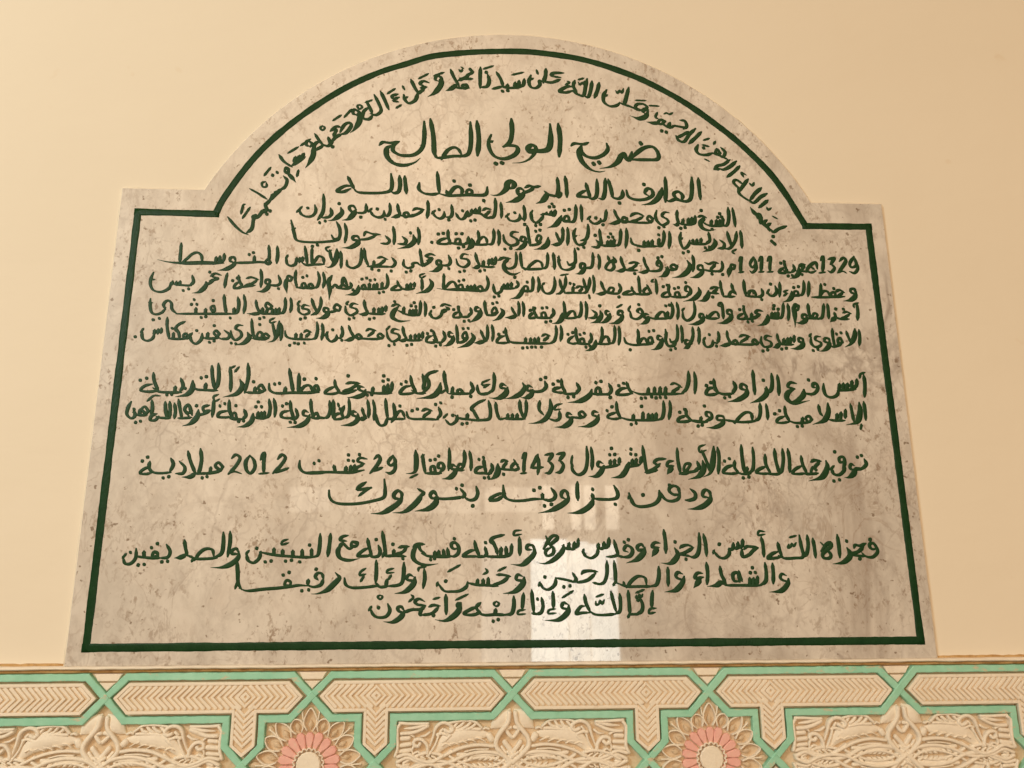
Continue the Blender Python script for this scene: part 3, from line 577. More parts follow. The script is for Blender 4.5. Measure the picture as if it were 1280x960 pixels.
traced("""a 860 300 .1875
1139,598 1145,650 1142,704;t 1112,591 1111,640 1086,691 1046,714;1054,608 1070,650 1092,693;f 1030,681 1015,654 999,665 1005,692;990,627;1020,619;1024,694 980,710 957,711;961,591 965,640 977,709;942,687 911,676 914,654 939,659 944,676;t 944,671 937,711 905,736 874,742
882,645 855,644 849,665 886,685 881,706 845,712 821,685 819,646;m 822,623 806,646;835,737;866,729;767,682 739,676 739,654 763,659 768,678;t 770,671 761,706 725,723 684,724;708,636 706,682;685,647 682,692;665,652 662,694;704,697 640,697 602,690;640,657 635,697;625,727;656,721;594,626 600,660 618,693;t 615,690 590,711 564,717
558,645 525,639 514,660 551,680 552,706 510,712 487,680 489,646;500,740;531,733;f 467,686 445,664 429,680 456,696;454,697 380,697 276,693;413,645 370,634 342,646;403,650 348,682;f 331,686 318,669 299,680 315,697;259,606 265,650 288,693;t 288,689 250,701 209,706
200,611 206,650 196,687;190,707;198,690 162,680;166,668 161,701 130,714 109,695 104,661;m 98,672 117,648;142,631;69,581 75,630 72,692
a 680 300 .1875
990,581 993,640 976,686 948,696;988,692 957,692;970,697 944,691 944,669 966,669;t 970,690 956,712 930,724;914,571 922,630 920,684;885,566 891,620 883,671 850,681 838,659;884,670 866,701 830,706 811,670 814,630 809,596;m 824,619 803,631;845,732;876,723
787,667 759,661 761,639 783,644;t 790,654 776,701 745,726 714,732;f 726,681 715,649 694,660 700,687;700,609;731,604;724,694 650,697 600,700 549,686 534,651;693,692 675,659 655,659 627,695;624,596 630,640 625,693;575,732
499,576 505,640 498,699;470,571 473,630 463,681 438,689;449,692 390,694 342,689;438,692 425,649 400,649 367,693;385,581 388,630 378,693;t 347,668 337,706 305,731 274,740;310,621 317,660 298,692;280,714;306,706;304,694 250,692 202,685;f 271,691 262,659 241,665 245,690;240,631;268,621;211,586 215,640 232,688;201,639 170,660 163,681 195,692 228,687;160,629;191,617;111,571 118,620 110,674
a 510 300 .1875
985,571 989,620 976,671 948,686;959,690 850,690 760,687 688,681 658,652;948,640 915,629 892,641;938,645 903,672;870,647 868,690;845,652 842,690;818,652 815,690;785,652 782,688;890,714;850,714;825,714;795,717;765,720;649,586 655,630 673,686;646,639 610,650 592,681 630,687 671,684;605,629;641,614;559,566 568,620 562,674;528,566 531,620 526,674;484,602 500,640 518,678;t 515,673 480,683 439,686
t 424,622 437,655 400,696 329,720;f 396,651 385,614 364,635 370,657;368,591;401,589;399,662 355,682 322,681;321,566 328,620 331,689;302,647 274,641 274,614 299,624;t 304,639 294,676 260,701 234,707;234,607 247,650 223,682;185,707;216,699;229,684 190,682 168,664;169,606 178,640 197,683;161,639 130,650 124,677 155,684 192,680;130,624;156,604
a 340 300 .1875
1005,612 1003,657;980,622 978,662;955,627 952,664;999,667 940,670 887,666;925,632 922,670;900,702;931,696;871,576 880,625 903,668;t 898,663 870,671 839,669;848,600 815,594 799,615 841,630 847,656 805,677 774,650 764,606;m 787,573 760,601;780,704;816,696;f 742,641 720,624 704,640 731,656;729,660 650,660 556,653;693,605 650,594 627,606;683,610 638,642;f 596,646 580,629 561,640 580,660;511,571 525,610 553,655;t 551,651 510,666 474,669
464,576 471,620 456,655;465,668;458,658 427,647;431,633 426,661 395,677 369,655 367,621;m 353,640 374,610;405,599;334,556 340,610 330,666;300,546 304,600 291,651 263,661;279,662 200,662 130,657 94,640 87,606;263,615 230,604 212,616;253,620 223,648;195,622 193,660;160,622 158,660;215,687;175,692;150,687;118,702;59,556 65,610 58,669
a 155 300 .1875
t 1035,541 1031,600 1001,666 959,682;989,551 1000,600 1012,655;m 1007,519 974,535 979,552 1013,544;f 967,641 945,624 929,640 956,656;954,662 900,662 857,656;f 916,656 921,624 900,614 884,647;905,564;851,526 855,590 867,659;t 824,617 834,650 800,686 739,702;792,570 760,569 744,590 776,610 782,641 745,667 719,645 711,606;715,687;746,692;669,602 702,630 691,657 641,659
f 636,626 615,604 599,620 621,641;602,571;639,652 570,657 522,651;560,617 555,654;570,682;601,673;521,623 516,661 480,692 449,671 439,626;m 433,647 457,618;485,604;f 432,646 410,624 394,640 421,656;424,657 360,660 296,656;408,544 365,564 344,590 356,617;344,584 365,620 371,658;330,617 328,657;322,589;289,516 288,580 302,659;250,587 246,622;228,592 225,627;205,597 201,632;202,624 191,656 155,672 124,655 119,602;m 110,617 132,588;75,645""", 4.4)
traced("""a 860 455 .1953
1124,71 1132,130 1130,210;m 1132,54 1104,65 1099,92;1080,97 1079,135 1058,157;1050,107 1046,157;1022,122 1018,162;995,122 992,162;970,125 966,167;1074,162 1000,167 956,170;963,158 956,196 920,214 884,201 869,165 867,126;822,152 799,146 804,124 823,129 830,161 800,192 736,187;771,102;t 742,163 737,201 705,229 650,246
693,125 655,119 639,145 684,160;t 682,159 640,185 634,221 680,252 778,234;571,71 580,130 582,200;534,61 539,120 531,166 503,186;512,182 492,158;t 502,148 502,191 465,226 399,250;482,104;414,41 420,110 428,195
372,167 339,156 344,129 371,139 376,160;t 377,154 372,196 320,229 254,242;289,111 304,150 283,187;235,217;266,209;292,190 220,192 162,164;164,96 170,140 192,189;171,149 130,160 116,192 150,197 192,190;118,139;146,119;39,51 48,110 44,190
a 630 455 .1953
1180,46 1181,110 1166,161 1138,186;1149,190 1060,192 950,192 870,192 806,168;1138,150 1095,124 1067,131;1123,150 1073,182;1035,147 1032,190;1000,147 998,190;965,147 962,190;925,152 922,190;1035,214;1000,214;973,217;945,210;905,217;879,220;784,116 800,160 823,189;796,154 750,160 722,192 770,197 823,187;735,139;766,124
671,126 687,165 671,192 637,192;680,214;676,194 600,194 547,186;f 621,191 610,154 589,160 590,192;588,119;621,111;t 562,163 547,201 490,236 409,247;464,121 482,160 458,187;410,214;446,209;469,190 400,192 372,180;367,96 372,140 398,188;371,149 325,158 316,172 345,182 393,184;315,129;346,109
261,111 270,145 243,172 200,177 172,165;235,99;266,87;182,177 149,166 154,139 181,149;t 184,164 171,201 135,216 106,213;t 119,122 132,150 105,191 50,216 0,222
a 400 455 .1953
1192,157 1159,151 1164,129 1191,139;t 1200,149 1187,191 1140,219 1084,217;1112,56 1116,110 1106,166 1078,181;1089,187 1030,192 1009,165 1007,136;m 1087,99 1039,120 1044,136 1088,130;m 1082,130 1047,152;964,116 980,160 958,187;965,207;969,190 900,190 826,190;f 916,186 900,164 879,170 890,190;850,147 845,190;845,212;794,46 800,110 817,184;m 814,160 771,188
t 771,121 762,166 720,206 619,222;754,44 700,60 679,90 697,122;656,66 668,120 656,160;690,88 696,141 658,182;674,187 620,187 587,169;579,76 590,130 618,184;586,139 540,150 512,187 550,192 613,184;520,129;551,114
462,116 459,160 443,182;435,127 430,184;410,137 405,187;404,110;436,101;408,76;459,187 350,187 286,175;340,147 335,187;287,177 254,166 249,144 281,149;t 292,164 276,196 235,211 174,214;302,198;331,195;254,125 200,119 167,126;244,130 190,161 146,172;180,76;234,167 160,187 107,180;94,101 100,140 128,184;96,144 50,165 32,187 75,192 128,182
a 150 455 .1953
f 1272,167 1262,139 1244,145 1250,172;1255,94;1274,182 1180,184 1100,184 1000,187 959,166 954,126;1238,181 1215,139 1180,144 1147,183;1145,61 1145,120 1140,183;1180,97;1084,31 1095,100 1110,184;1060,147 1055,184;990,129;1021,124;f 927,167 905,134 884,155 906,176;914,182 850,184 806,181;865,147 862,182;855,114;819,-4 822,80 798,185
t 769,101 782,145 745,191 659,212;704,21 710,90 708,175;m 698,32 738,12;m 734,52 763,18;630,-4 633,70 626,131 608,167;589,11 592,80 607,164;624,170 540,167 490,162 468,144;550,122 545,167;520,89;553,81;t 466,107 462,161 425,196 354,210;389,91 404,140 383,177;417,156;394,182 320,182 250,177 212,153;355,142 350,182;300,197;331,194;214,56 220,110 247,174;206,129 160,140 132,167 170,177 243,174;130,104;171,91""", 4.9)
traced("""a 860 455 .1953
1124,241 1132,295 1138,359;t 1095,246 1101,310 1081,371 1014,390;1039,256 1050,310 1062,369;m 1111,384 1105,419;1008,291 1006,347;980,307 976,357;955,317 952,360;1004,362 940,362 902,356;t 894,251 898,310 871,361 799,387;834,261 845,310 862,332;f 792,356 775,334 754,345 770,372;784,374 690,377 637,359;735,342 730,377;700,400;731,397;619,271 625,320 652,369;621,334 580,350 568,372 600,377 652,370;555,319;586,299;499,256 508,310 510,356
460,251 463,310 451,351 423,363;434,367 340,372 260,362 222,355;413,364 405,319 375,309 340,330 297,379;m 283,364 302,382;232,362 189,356 189,334 221,334 234,354;t 234,354 216,386 170,406 119,407;142,342 119,331 117,309 146,314 150,346 108,367;105,269;124,372 40,367 -6,338;85,337 80,370;65,397;91,391
a 630 455 .1953
1274,367 1196,363;1164,286 1170,330 1203,363;1171,329 1125,345 1113,367 1150,370 1203,362;1125,309;1156,291;1060,236 1065,290 1055,354;1020,236 1023,300 1011,346 983,356;994,359 880,360 800,357 737,339;975,312 972,357;950,317 948,357;925,317 923,357;890,307 888,358;880,271;830,322 825,358;815,387;846,379;719,241 725,300 748,349;721,309 675,325 663,342 700,352 748,347;660,299;691,274
602,337 569,326 574,304 601,309;t 607,324 591,366 540,396 474,402;f 522,326 500,304 479,320 506,341;504,347 450,342 422,340;432,347 404,336 409,314 433,324;t 437,339 421,376 380,401 324,404;355,302 356,346 329,362 287,350;m 373,254 334,265 324,292 364,288;t 295,226 299,290 266,351 210,376 159,380;229,236 225,290 253,325
140,231 143,290 131,348;100,231 105,290 127,348;134,352 60,352 -6,347;85,317 82,350;55,319 52,350;25,319 22,350
a 400 455 .1953
1124,246 1130,300 1147,354;1147,352 1176,352;1079,236 1091,300 1081,351 1017,360;1089,357 1000,360 947,356;1058,229 1010,249 969,285 992,312;974,284 1005,340 1023,360;945,317 940,357;910,384;941,379;1004,360 890,347 867,328;881,328 871,366 835,387 803,358;m 788,347 817,318;850,328
759,276 772,320 748,352;740,259;773,249;759,357 680,352 600,352 564,340 554,306;718,300 680,289 652,301;708,305 658,338;590,299;623,289;543,342 525,304 500,309 457,373;544,352 480,352 426,351;469,251 478,300 478,349;512,269;419,221 425,290 434,353;432,344 416,386 385,392 364,360 361,326;339,231 350,290 345,359;304,231 313,290 311,344;269,281 280,320 298,348;t 297,343 270,351 239,353
237,337 209,326 209,304 233,309;t 242,319 237,361 200,386 134,394;184,221 189,280 181,331 148,346;156,267 139,310 152,348;136,314 100,325 93,352 125,352 158,344;m 114,248 122,277;130,289;84,231 88,290 82,344;61,236 66,290 51,336 23,346;34,347 -6,342
a 150 455 .1953
f 1272,341 1260,314 1243,325;1284,347 1240,347 1207,334;1221,226 1225,290 1242,349;1212,337 1174,326 1179,299 1206,309;t 1214,324 1197,366 1150,396 1069,407;1124,286 1137,330 1113,357;1090,372;1121,374;1119,360 1077,344;1089,236 1095,290 1112,349;1086,299 1040,310 1033,337 1070,347 1108,342;1040,269;1066,254;984,221 995,280 990,339
954,226 961,280 951,331 923,346;934,349 880,347 847,334;925,302 922,345;905,305 903,345;885,305 883,345;870,274;906,274;885,243;t 852,318 842,366 800,396 749,404;794,291 807,330 783,352;760,367;791,364;789,354 720,352 692,334;f 746,346 738,314 719,320 722,347;742,267;699,231 700,290 717,344;696,299 640,310 628,337 670,342 713,340;640,269;671,254
600,226 598,280 590,339;m 632,194 599,210 609,237 638,224;573,264 534,275 539,302 574,295;578,299 530,321 496,327;t 502,293 492,341 450,381 399,397;490,267;462,327 440,262 414,290 441,333;420,304 458,316;459,342 400,347 372,346;374,226 385,290 397,349;349,251 355,300 348,349;318,241 321,290 318,344;290,241 292,290 302,344;322,347 260,344 232,335;236,319 205,330 193,357 225,360 248,335;204,231 208,280 200,329;m 173,239 215,204 258,204
f 182,301 160,274 139,290 166,316;174,327 120,327 82,309;130,287 125,324;100,374;131,366;86,288 96,331 70,347 44,320 54,275 72,241;90,289""", 4.7)
traced("""a 850 555 .1953
1179,96 1192,130 1163,157 1127,150;1135,84;1161,74;1169,162 1106,162;1112,167 1089,156 1094,129 1116,139;t 1122,154 1111,191 1080,213 1054,214;1052,112 1024,116 1019,89 1046,84 1054,121 1042,160;990,50;1046,130 1052,166 1020,197 984,191 969,153;m 960,167 987,138;985,237;1021,229;t 934,107 942,150 910,211 824,237;903,110 860,104 837,116;893,115 858,153;f 871,166 850,149 839,176;884,187 840,192 797,191;774,76 785,130 813,189;781,139 740,160 719,187 760,192 808,187
689,31 700,100 702,180;655,31 661,100 651,171 633,191;604,31 612,100 637,194;638,194 580,192 552,185;544,66 550,130 583,192;551,144 510,160 487,182 530,190 578,188;464,21 471,90 466,161 438,186;454,190 400,192 367,180;430,147 425,190;405,217;441,211;391,6 398,90 412,184;350,106 350,150 378,188;346,134 300,150 277,182 320,190 373,187;285,109;316,94
239,21 250,90 245,190;t 215,16 213,90 196,181 149,212;139,41 165,100 197,184;m 162,4 124,20 129,52 168,39;t 145,107 152,160 120,206 54,227;109,111 122,150 93,167;114,172 50,182 -4,192;f 46,166 66,129 35,129 24,167
a 610 555 .1953
1210,26 1215,100 1232,189;1279,192 1228,190;1187,109 1155,114 1147,141 1188,140;t 1182,144 1146,194;1138,95 1085,99 1064,120 1094,136;1102,126 1060,161 1006,182;1084,167 1016,184;989,11 1000,90 1017,189;980,82 976,127;950,92 945,132;925,97 920,137;914,64;946,69;915,33;974,132 896,147;t 902,118 882,171 850,206 789,217
842,87 839,127;812,97 808,132;785,102 780,132;779,69;811,67;790,28;844,132 770,147 726,152;737,152 704,141 709,114 736,124;t 742,139 721,181 690,206 644,207;659,21 668,90 665,164;631,16 636,100 621,171 580,197 544,171 534,126;m 540,73 534,120 547,142
218,92 239,60 231,120 229,189;m 207,189 248,185;320,66 300,110 275,153;275,152 320,152 353,148;322,82 325,140 318,195;364,71 413,64 384,112;386,108 413,140 395,182 367,186;439,66 488,59 454,107;456,102 482,135 465,177 435,183
197,157 170,167 149,150 170,124 192,130;m 164,98 202,162;128,110 100,104 82,116;122,115 92,153;194,167 100,162 57,150;100,194;t 62,128 62,181 35,216 -1,230;20,126 29,160 7,182
a 380 555 .1953
1200,126 1206,161 1182,197;1155,217;1181,214;1194,192 1136,186;1150,96 1155,140 1167,184;1151,144 1110,155 1098,182 1135,187 1167,182;1120,99;1149,87;1059,46 1070,110 1068,169;1025,41 1029,100 1015,159;f 1004,162 1021,139 995,129 984,157;1024,167 956,167;977,167 944,156 949,134 973,144;t 977,154 961,191 930,216 884,224;929,26 932,90 925,169;887,157 859,151 864,124 886,124 894,151 868,182;862,77;f 841,181 832,144 811,150 815,182;808,104;839,99;879,187 820,190 776,186;759,66 765,125 777,189;m 748,86 770,68
t 714,41 719,110 713,171 690,187 654,189;m 677,217 729,193;570,73 539,115 555,137 584,116 572,76;583,109 582,161 555,187 525,181;448,97 475,74 487,100 460,146 422,188;430,172 468,164 503,150;403,96 360,89 344,110 388,126;382,130 340,151 327,172;355,68;325,132 320,172;300,137 295,177;270,142 265,180;284,104;316,109;285,70;384,167 300,182 240,182 150,180 50,182 -6,182;190,136 201,178;65,124;96,107
a 160 555 .1953
1279,182 1200,187 1129,182 1099,150 1099,106;664,92 690,69 717,90 690,141 642,193;m 642,188 680,176 728,191;780,73 754,115 759,166 785,187 812,151 806,105 780,73;848,102 872,58 869,120 869,189;m 835,191 903,185;958,97 985,69 1007,90 975,141 927,188;932,182 980,171 1028,154
f 607,146 580,119 559,140 591,166;599,172 520,187 456,187;530,147 525,187;475,217;506,209;464,31 471,100 457,171 438,192;384,46 400,110 432,189;t 432,186 400,209 344,212;504,188 436,190;329,111 364,150 351,187 306,189;274,91 290,130 268,177;225,217;261,209;276,182 200,187 154,177 138,148;140,111 135,150 152,184;136,144 95,165 77,187 115,192 152,184;92,109;126,84""", 4.8)
traced("""a 850 555 .1953
182,342 150,336 146,312 164,294 190,308 194,334;t 197,326 190,362 150,397 100,413 50,417;66,288 96,314 96,346 66,359 36,359
a 610 555 .1953
1226,322 1190,324 1164,306 1160,284 1186,268 1216,280 1228,322;1230,310 1216,352 1170,366 1130,350 1094,298;1096,298 1096,350 1060,386 990,401 940,391 914,350 902,314;m 896,352 908,330;1162,264;992,326
806,266 829,310 826,342 790,354 720,354 668,347;666,318 674,350;t 674,348 660,387 620,421 570,439 510,442;815,386;670,290
572,242 571,300 576,360;500,352 474,340 470,316 488,298 508,312 510,338;t 514,325 511,356 470,392 400,426 322,442
404,282 430,320 426,346 395,361 345,352;348,316 350,350;350,353 290,353 220,363 150,361 110,340 100,300 97,264;112,318 70,320 18,346 14,361 60,356 108,326;362,396;406,386;294,296;332,280
a 380 555 .1953
1102,272 1112,316 1096,351 1060,359 1020,336;1000,286 1027,320 1016,346;1022,338 960,347 880,351 842,337;862,350 820,346 808,325 830,304 852,332;t 858,340 836,386 790,417 710,430;976,286;1012,264;1080,396
728,286 768,314 744,328;t 758,314 730,362 680,411 630,437 568,440
618,352 582,346 576,322 602,299 626,318 624,348;t 630,328 611,371 560,411 500,441 428,446
514,226 519,290 511,340 452,362 350,381 250,384 190,371 164,340 160,296;398,244 352,274 346,292 432,281;m 430,276 385,306 348,334""", 5.2)
traced("""a 860 660 .1953
1208,130 1182,136 1164,122 1163,103 1186,98 1207,126 1212,156 1182,186 1140,182 1114,160;1165,74;1138,99 1100,113 1070,109 1062,128;1122,120 1090,151 1036,166;1134,181 1080,176 1030,166;t 1018,128 1037,162 1030,192 990,221 928,230;1015,84;1100,197
954,42 965,110 972,190;848,92 872,116 892,141 914,170 906,192 870,192 863,166 890,140 917,114 910,94 884,106 852,148;798,66 808,120 817,190
762,46 769,110 758,166 733,184;712,46 723,110 737,182 690,192 620,194 580,176;574,92 585,140 602,182;580,150 540,165 511,194 560,192 606,182;m 646,104 640,126 658,118 664,100 676,116 692,94;m 648,61 692,49
468,58 480,110 486,184;m 492,24 455,20 450,46 492,40
448,125 400,119 374,120 358,136;448,128 420,142 390,172 350,183 344,134;350,72 346,112 318,127;320,90 316,127 294,130;290,95 286,132 258,137;262,130 263,166 235,192 200,187 164,150;m 160,166 168,140;200,104
98,38 112,100 119,180
a 630 660 .1953
1248,32 1251,110 1240,166 1213,187 1176,176;1214,125 1175,109 1135,119 1126,130;1208,130 1150,161 1116,167;1165,200;1192,181 1140,171 1103,165;t 1092,128 1112,166 1096,202 1060,227 1004,224;1095,89
1022,12 1033,90 1036,160;998,97 965,94 948,121 992,125;t 986,125 946,184
886,134 862,142 853,120 878,104 897,124;t 901,124 891,162 850,202 784,224
794,154 768,141 784,113 812,124 823,151 802,182 748,187;704,77 715,120 727,166 700,182 656,184;764,186 725,176;770,91;796,75
672,62 666,112 638,132;640,89 636,127 608,132;605,98 601,132;601,125 596,166 560,192 520,177 508,144;m 502,160 512,134
476,68 471,112 448,127;451,89 446,132 418,132;418,94 411,132;442,132 400,132 373,114;t 382,108 371,152 320,202 265,227 218,224
268,52 286,91 302,100 342,66 331,49 300,60 252,134;280,100 317,130 311,167 274,177 268,146 300,124
178,140 146,134 153,110 184,113 193,140;t 195,124 191,167 150,212 110,237 44,232;98,58 101,110 101,175;m 112,14 70,20 65,46 112,40
a 440 660 .1953
1022,103 1016,162 983,182;985,119 986,177 953,182;955,123 951,182;974,44 910,60 888,82 904,108;896,76 921,130 931,167;1002,184 930,184 850,182;851,122 861,166 846,184;855,94;856,182 796,184;784,82 795,130 817,182;790,140 750,150 711,180 760,182 812,182
680,128 655,134 638,122 638,100 660,94 682,120 680,161 650,182 618,171;655,69;610,128 616,177 588,182;585,138 586,177 558,182;555,143 556,180;530,148 531,182;642,182 560,184 490,180 446,164;503,202;528,196;391,122 420,104 464,104;428,108 438,140 474,170;t 420,108 394,150 394,196 430,227 480,237 550,229
364,119 325,119 298,126;350,128 320,156 276,167;344,182 290,177 213,180;268,138 266,177;262,104;326,196;194,22 205,90 213,152 222,182;m 207,150 194,190
169,112 180,150 166,180 130,184 108,170;155,74;99,67 110,120 127,182;106,128 70,145 36,178 80,180 122,177
a 280 660 .1953
f 852,94 822,90 815,114 846,115 855,96;828,121 798,131 760,100 734,132;794,48 760,55 743,76 784,84;t 747,108 729,151 745,192 800,207 868,195
682,36 676,100 664,182;616,36 613,110 601,172 568,184;582,187 500,187 400,180 320,172 228,154;560,133 561,182;548,109;500,138 501,187;485,217;440,143 441,184;394,212;432,206;375,138 376,182;m 410,72 375,85 370,106 414,95;320,128 319,172;264,217;302,211;236,150 226,192 190,222 155,207 143,164;m 138,168 162,143;210,130
a 140 660 .1953
804,166 768,164 772,142 796,132 808,152;t 811,148 806,192 760,232 700,252 632,253;756,22 756,90 740,184
713,27 713,100 701,162 656,187;672,192 600,197 540,197 500,182 468,169;652,182 642,140 600,134 560,160 528,208;m 508,218 521,196;464,77 471,130 483,177;t 478,170 440,187 398,192
349,106 372,150 356,187 308,192;319,217;356,213;f 292,181 290,160 268,155 259,181;312,192 250,192 198,187;253,126;291,100;204,147 206,192;168,237;206,233;206,190 156,180;155,132 151,192 120,227 84,227 70,188;m 66,194 92,163;118,156""", 5.0)
traced("""a 860 660 .1953
638,344 604,332 590,314 602,294 628,304;t 643,324 636,362 595,402 522,410;540,226 546,290 546,356;492,222 501,290 496,342 463,364;472,367 400,367 310,367 238,367;446,308 441,362;420,318 419,364;395,318 396,362;399,286;431,285;412,254;332,346 320,289 288,295 295,337 332,342;m 324,272 347,342;204,246 215,300 243,352;257,367 215,350 180,367 124,374 t;117,221 126,290 122,360;92,290 60,289 43,321 98,315;t 82,325 36,384
a 630 660 .1953
1146,332 1112,322 1100,304 1114,284 1142,294;t 1153,310 1141,352 1100,397 1028,410;1048,252 1050,300 1051,370
990,246 991,310 976,362 938,372;952,374 880,374 790,374 728,355;912,361 902,319 860,309 820,335 783,381;m 763,342 776,374;704,211 712,280 716,342 742,361;m 713,345 698,370
658,211 659,290 641,347 602,362;622,362 570,350;598,280 550,274 510,279 496,295;588,288 540,331 480,347 446,340;439,287 462,330 441,347;383,377;422,370;452,347 400,332 336,320;332,318 326,361 290,392 255,387 228,348;m 222,374 231,345;262,314
a 440 660 .1953
1096,337 1062,334 1050,322 1062,299 1092,310;t 1103,315 1091,362 1040,407 968,420
1014,310 960,299 926,300;1004,314 960,346 896,367;934,372 870,367 800,364 738,350;872,317 871,367;840,327 839,364;805,327 801,364;740,345 731,377 690,402 640,407 590,402 553,358;m 542,374 550,345;600,340;m 932,276 988,249;m 853,258 867,280 838,297;m 612,281 694,236
462,262 466,320 455,386;m 474,249 430,255 425,277;396,337 362,334 350,320 366,299 392,310;t 403,315 391,362 340,407 274,420
332,221 331,290 321,347 290,367 228,372;m 268,258 230,270 225,287 268,285;m 252,300 233,330;225,327 216,372;232,372 180,377 150,350;155,206 156,280 151,352
a 280 660 .1953
1000,372 968,372 900,380 820,382 779,361 771,320;m 908,258 875,280 870,302 908,295;m 897,305 873,344;t 714,287 738,315 726,336 710,352 660,397 600,420 558,422
602,332 585,312 600,289 627,294 637,325;637,322 621,362 580,377 550,372 528,355;590,264;540,328 536,362;498,402;542,396;542,370 480,367 430,374 350,384 250,392 150,402 98,386;f 422,371 426,345 400,335 389,366;379,301;417,284;84,211 88,290 91,352 112,392;m 89,340 70,390""", 5.0)
traced("""a 630 660 .1953
951,401 946,460 946,512;m 974,513 935,519 929,546 968,540;868,446 887,490 881,532 846,552;864,552 798,552;794,401 800,470 806,552;m 806,545 792,576;857,462;m 848,430 845,447 860,440 866,425 878,441 888,423;m 843,416 898,394
740,421 746,480 741,532 713,550;684,406 700,470 717,534;717,550 640,557 580,552 548,530;514,426 525,480 552,537;520,500 490,505 462,548 500,543 552,542;m 588,469 590,491 608,485 615,465 628,485 642,459;m 588,441 638,424
410,518 380,514 370,500 382,479 412,490;t 415,495 406,542 350,587 262,592;m 372,447 444,402
312,406 316,470 316,512;m 330,518 290,525 285,547 334,545;240,446 250,500 236,542 198,552;217,552 178,545;177,396 183,470 191,542;215,455;125,416 120,480 116,522;m 136,523 95,530 90,552 138,550
a 440 660 .1953
1035,436 1036,500 1021,547 978,554;992,557 920,554 850,557 798,540;920,516 916,554;904,597;936,586;824,478 798,502 800,520 828,547;800,504 760,520 716,548 760,557 822,547;m 925,469 941,485 925,501 907,485 925,469
690,478 674,492 682,512;t 697,478 681,532 640,572 590,594 532,587;m 662,462 744,423;600,426 602,480 603,552
564,499 520,494 492,505;554,508 510,547 446,557;522,560;m 518,456 563,444;464,470 430,454 403,470 420,490 464,494;470,498 440,520 380,524 330,542;446,520 434,552 452,558;332,542 300,532 294,510 316,504 332,526;t 337,530 311,572 260,602 202,600;m 378,427 392,445 363,473
229,486 242,530 216,567 165,572 134,552 118,518;m 106,530 126,500;170,510;m 180,429 196,441 180,456 164,441 180,429""", 5.0)

# ------------------------------------------------------------------ carved plaster frieze
frieze = empty("carved_frieze", (0.6, 0.0, FZ_BOT))
tag(frieze, "carved cream plaster frieze with mint green bands and pink rosettes below the slab", "frieze")
X0, PITCH = 0.0573, 0.2708
I0, I1 = -4, 8
cross = [X0 + PITCH * i for i in range(I0, I1 + 1)]
XL, XR = cross[0] - .03, cross[-1] + .03
GY = 0.0030                                              # carved ground
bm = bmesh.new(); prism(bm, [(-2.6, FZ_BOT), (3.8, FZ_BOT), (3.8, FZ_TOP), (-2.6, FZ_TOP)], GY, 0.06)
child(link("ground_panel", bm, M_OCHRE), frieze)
def mir(pts): return [(x, 2 * ZC - z) for x, z in pts]
def rough_rows(x0, x1, step=.012):
    k = int((x1 - x0) / step); return [x0 + (x1 - x0) * i / k for i in range(k + 1)]
# ledge the slab stands on, and the stained line under it
bm = bmesh.new(); xs = rough_rows(-2.0, 3.2)
ribbon(bm, [(x, -.0022 + RN.uniform(-.0003, .0003)) for x in xs], [.0058 + RN.uniform(-.0005, .0005) for _ in xs], .002, .0125)
child(link("ledge", bm, M_LEAF, smooth=True), frieze)
bm = bmesh.new()
ribbon(bm, [(x, -.0068 + RN.uniform(-.0003, .0003)) for x in xs], [.0052 + RN.uniform(-.0008, .0008) for _ in xs], .004, .0075)
child(link("joint_line", bm, M_STAIN, smooth=True), frieze)
bm = bmesh.new()
for lo, hi in ((-1.4, -.004), (1.204, 2.6)):
    bm = bmesh.new()
    q = rough_rows(lo, hi, .008)
    ribbon(bm, [(x, .0010 + RN.uniform(-.0003, .0003)) for x in q], [.0058 + RN.uniform(-.0012, .0010) for _ in q], .001, .0024)
    child(link("joint_stain", bm, M_STAIN, smooth=True), frieze)

def band(pts, yf, parent, w=.0092):
    """flat mitred strip standing on the ground, chamfered edges"""
    n = len(pts); bm = bmesh.new(); rows = []
    dens = []
    for a, b in zip(pts, pts[1:]):
        k = max(1, int(hypot(b[0] - a[0], b[1] - a[1]) / .006))
        dens += [(a[0] + (b[0] - a[0]) * i / k, a[1] + (b[1] - a[1]) * i / k) for i in range(k)]
    dens.append(pts[-1]); n = len(dens)
    for i in range(n):
        p = Vector(dens[i]); a = (p - Vector(dens[i - 1])).normalized() if i else None
        b = (Vector(dens[i + 1]) - p).normalized() if i < n - 1 else None
        a = a or b; b = b or a
        na = Vector((-a.y, a.x)); nb = Vector((-b.y, b.x)); k = na + nb; k = k / k.length_squared * 2
        hw = w / 2 * (1 + RN.uniform(-.10, .08)); yy = yf + RN.uniform(-.0002, .0002)
        rows.append([bm.verts.new((p.x + k.x * o * hw, y, p.y + k.y * o * hw)) for o, y in ((-1.1, GY + .001), (-1, yy + .0008), (-.8, yy), (.8, yy), (1, yy + .0008), (1.1, GY + .001))])
    for r, s in zip(rows, rows[1:]):
        for i in range(5): bm.faces.new((r[i], r[i + 1], s[i + 1], s[i]))
    bm.faces.new(rows[0]); bm.faces.new(rows[-1])
    child(link("green_band", bm, M_MINT), frieze)
ZT, ZB, ZX = -.0142, -.0688, -.0406
SBW, SBZ, TIP = .0236, -.1025, ZC
def stem_x(i): return (cross[i + 1] - .0870) if (i + I0) % 2 == 0 else (cross[i] + .0870)
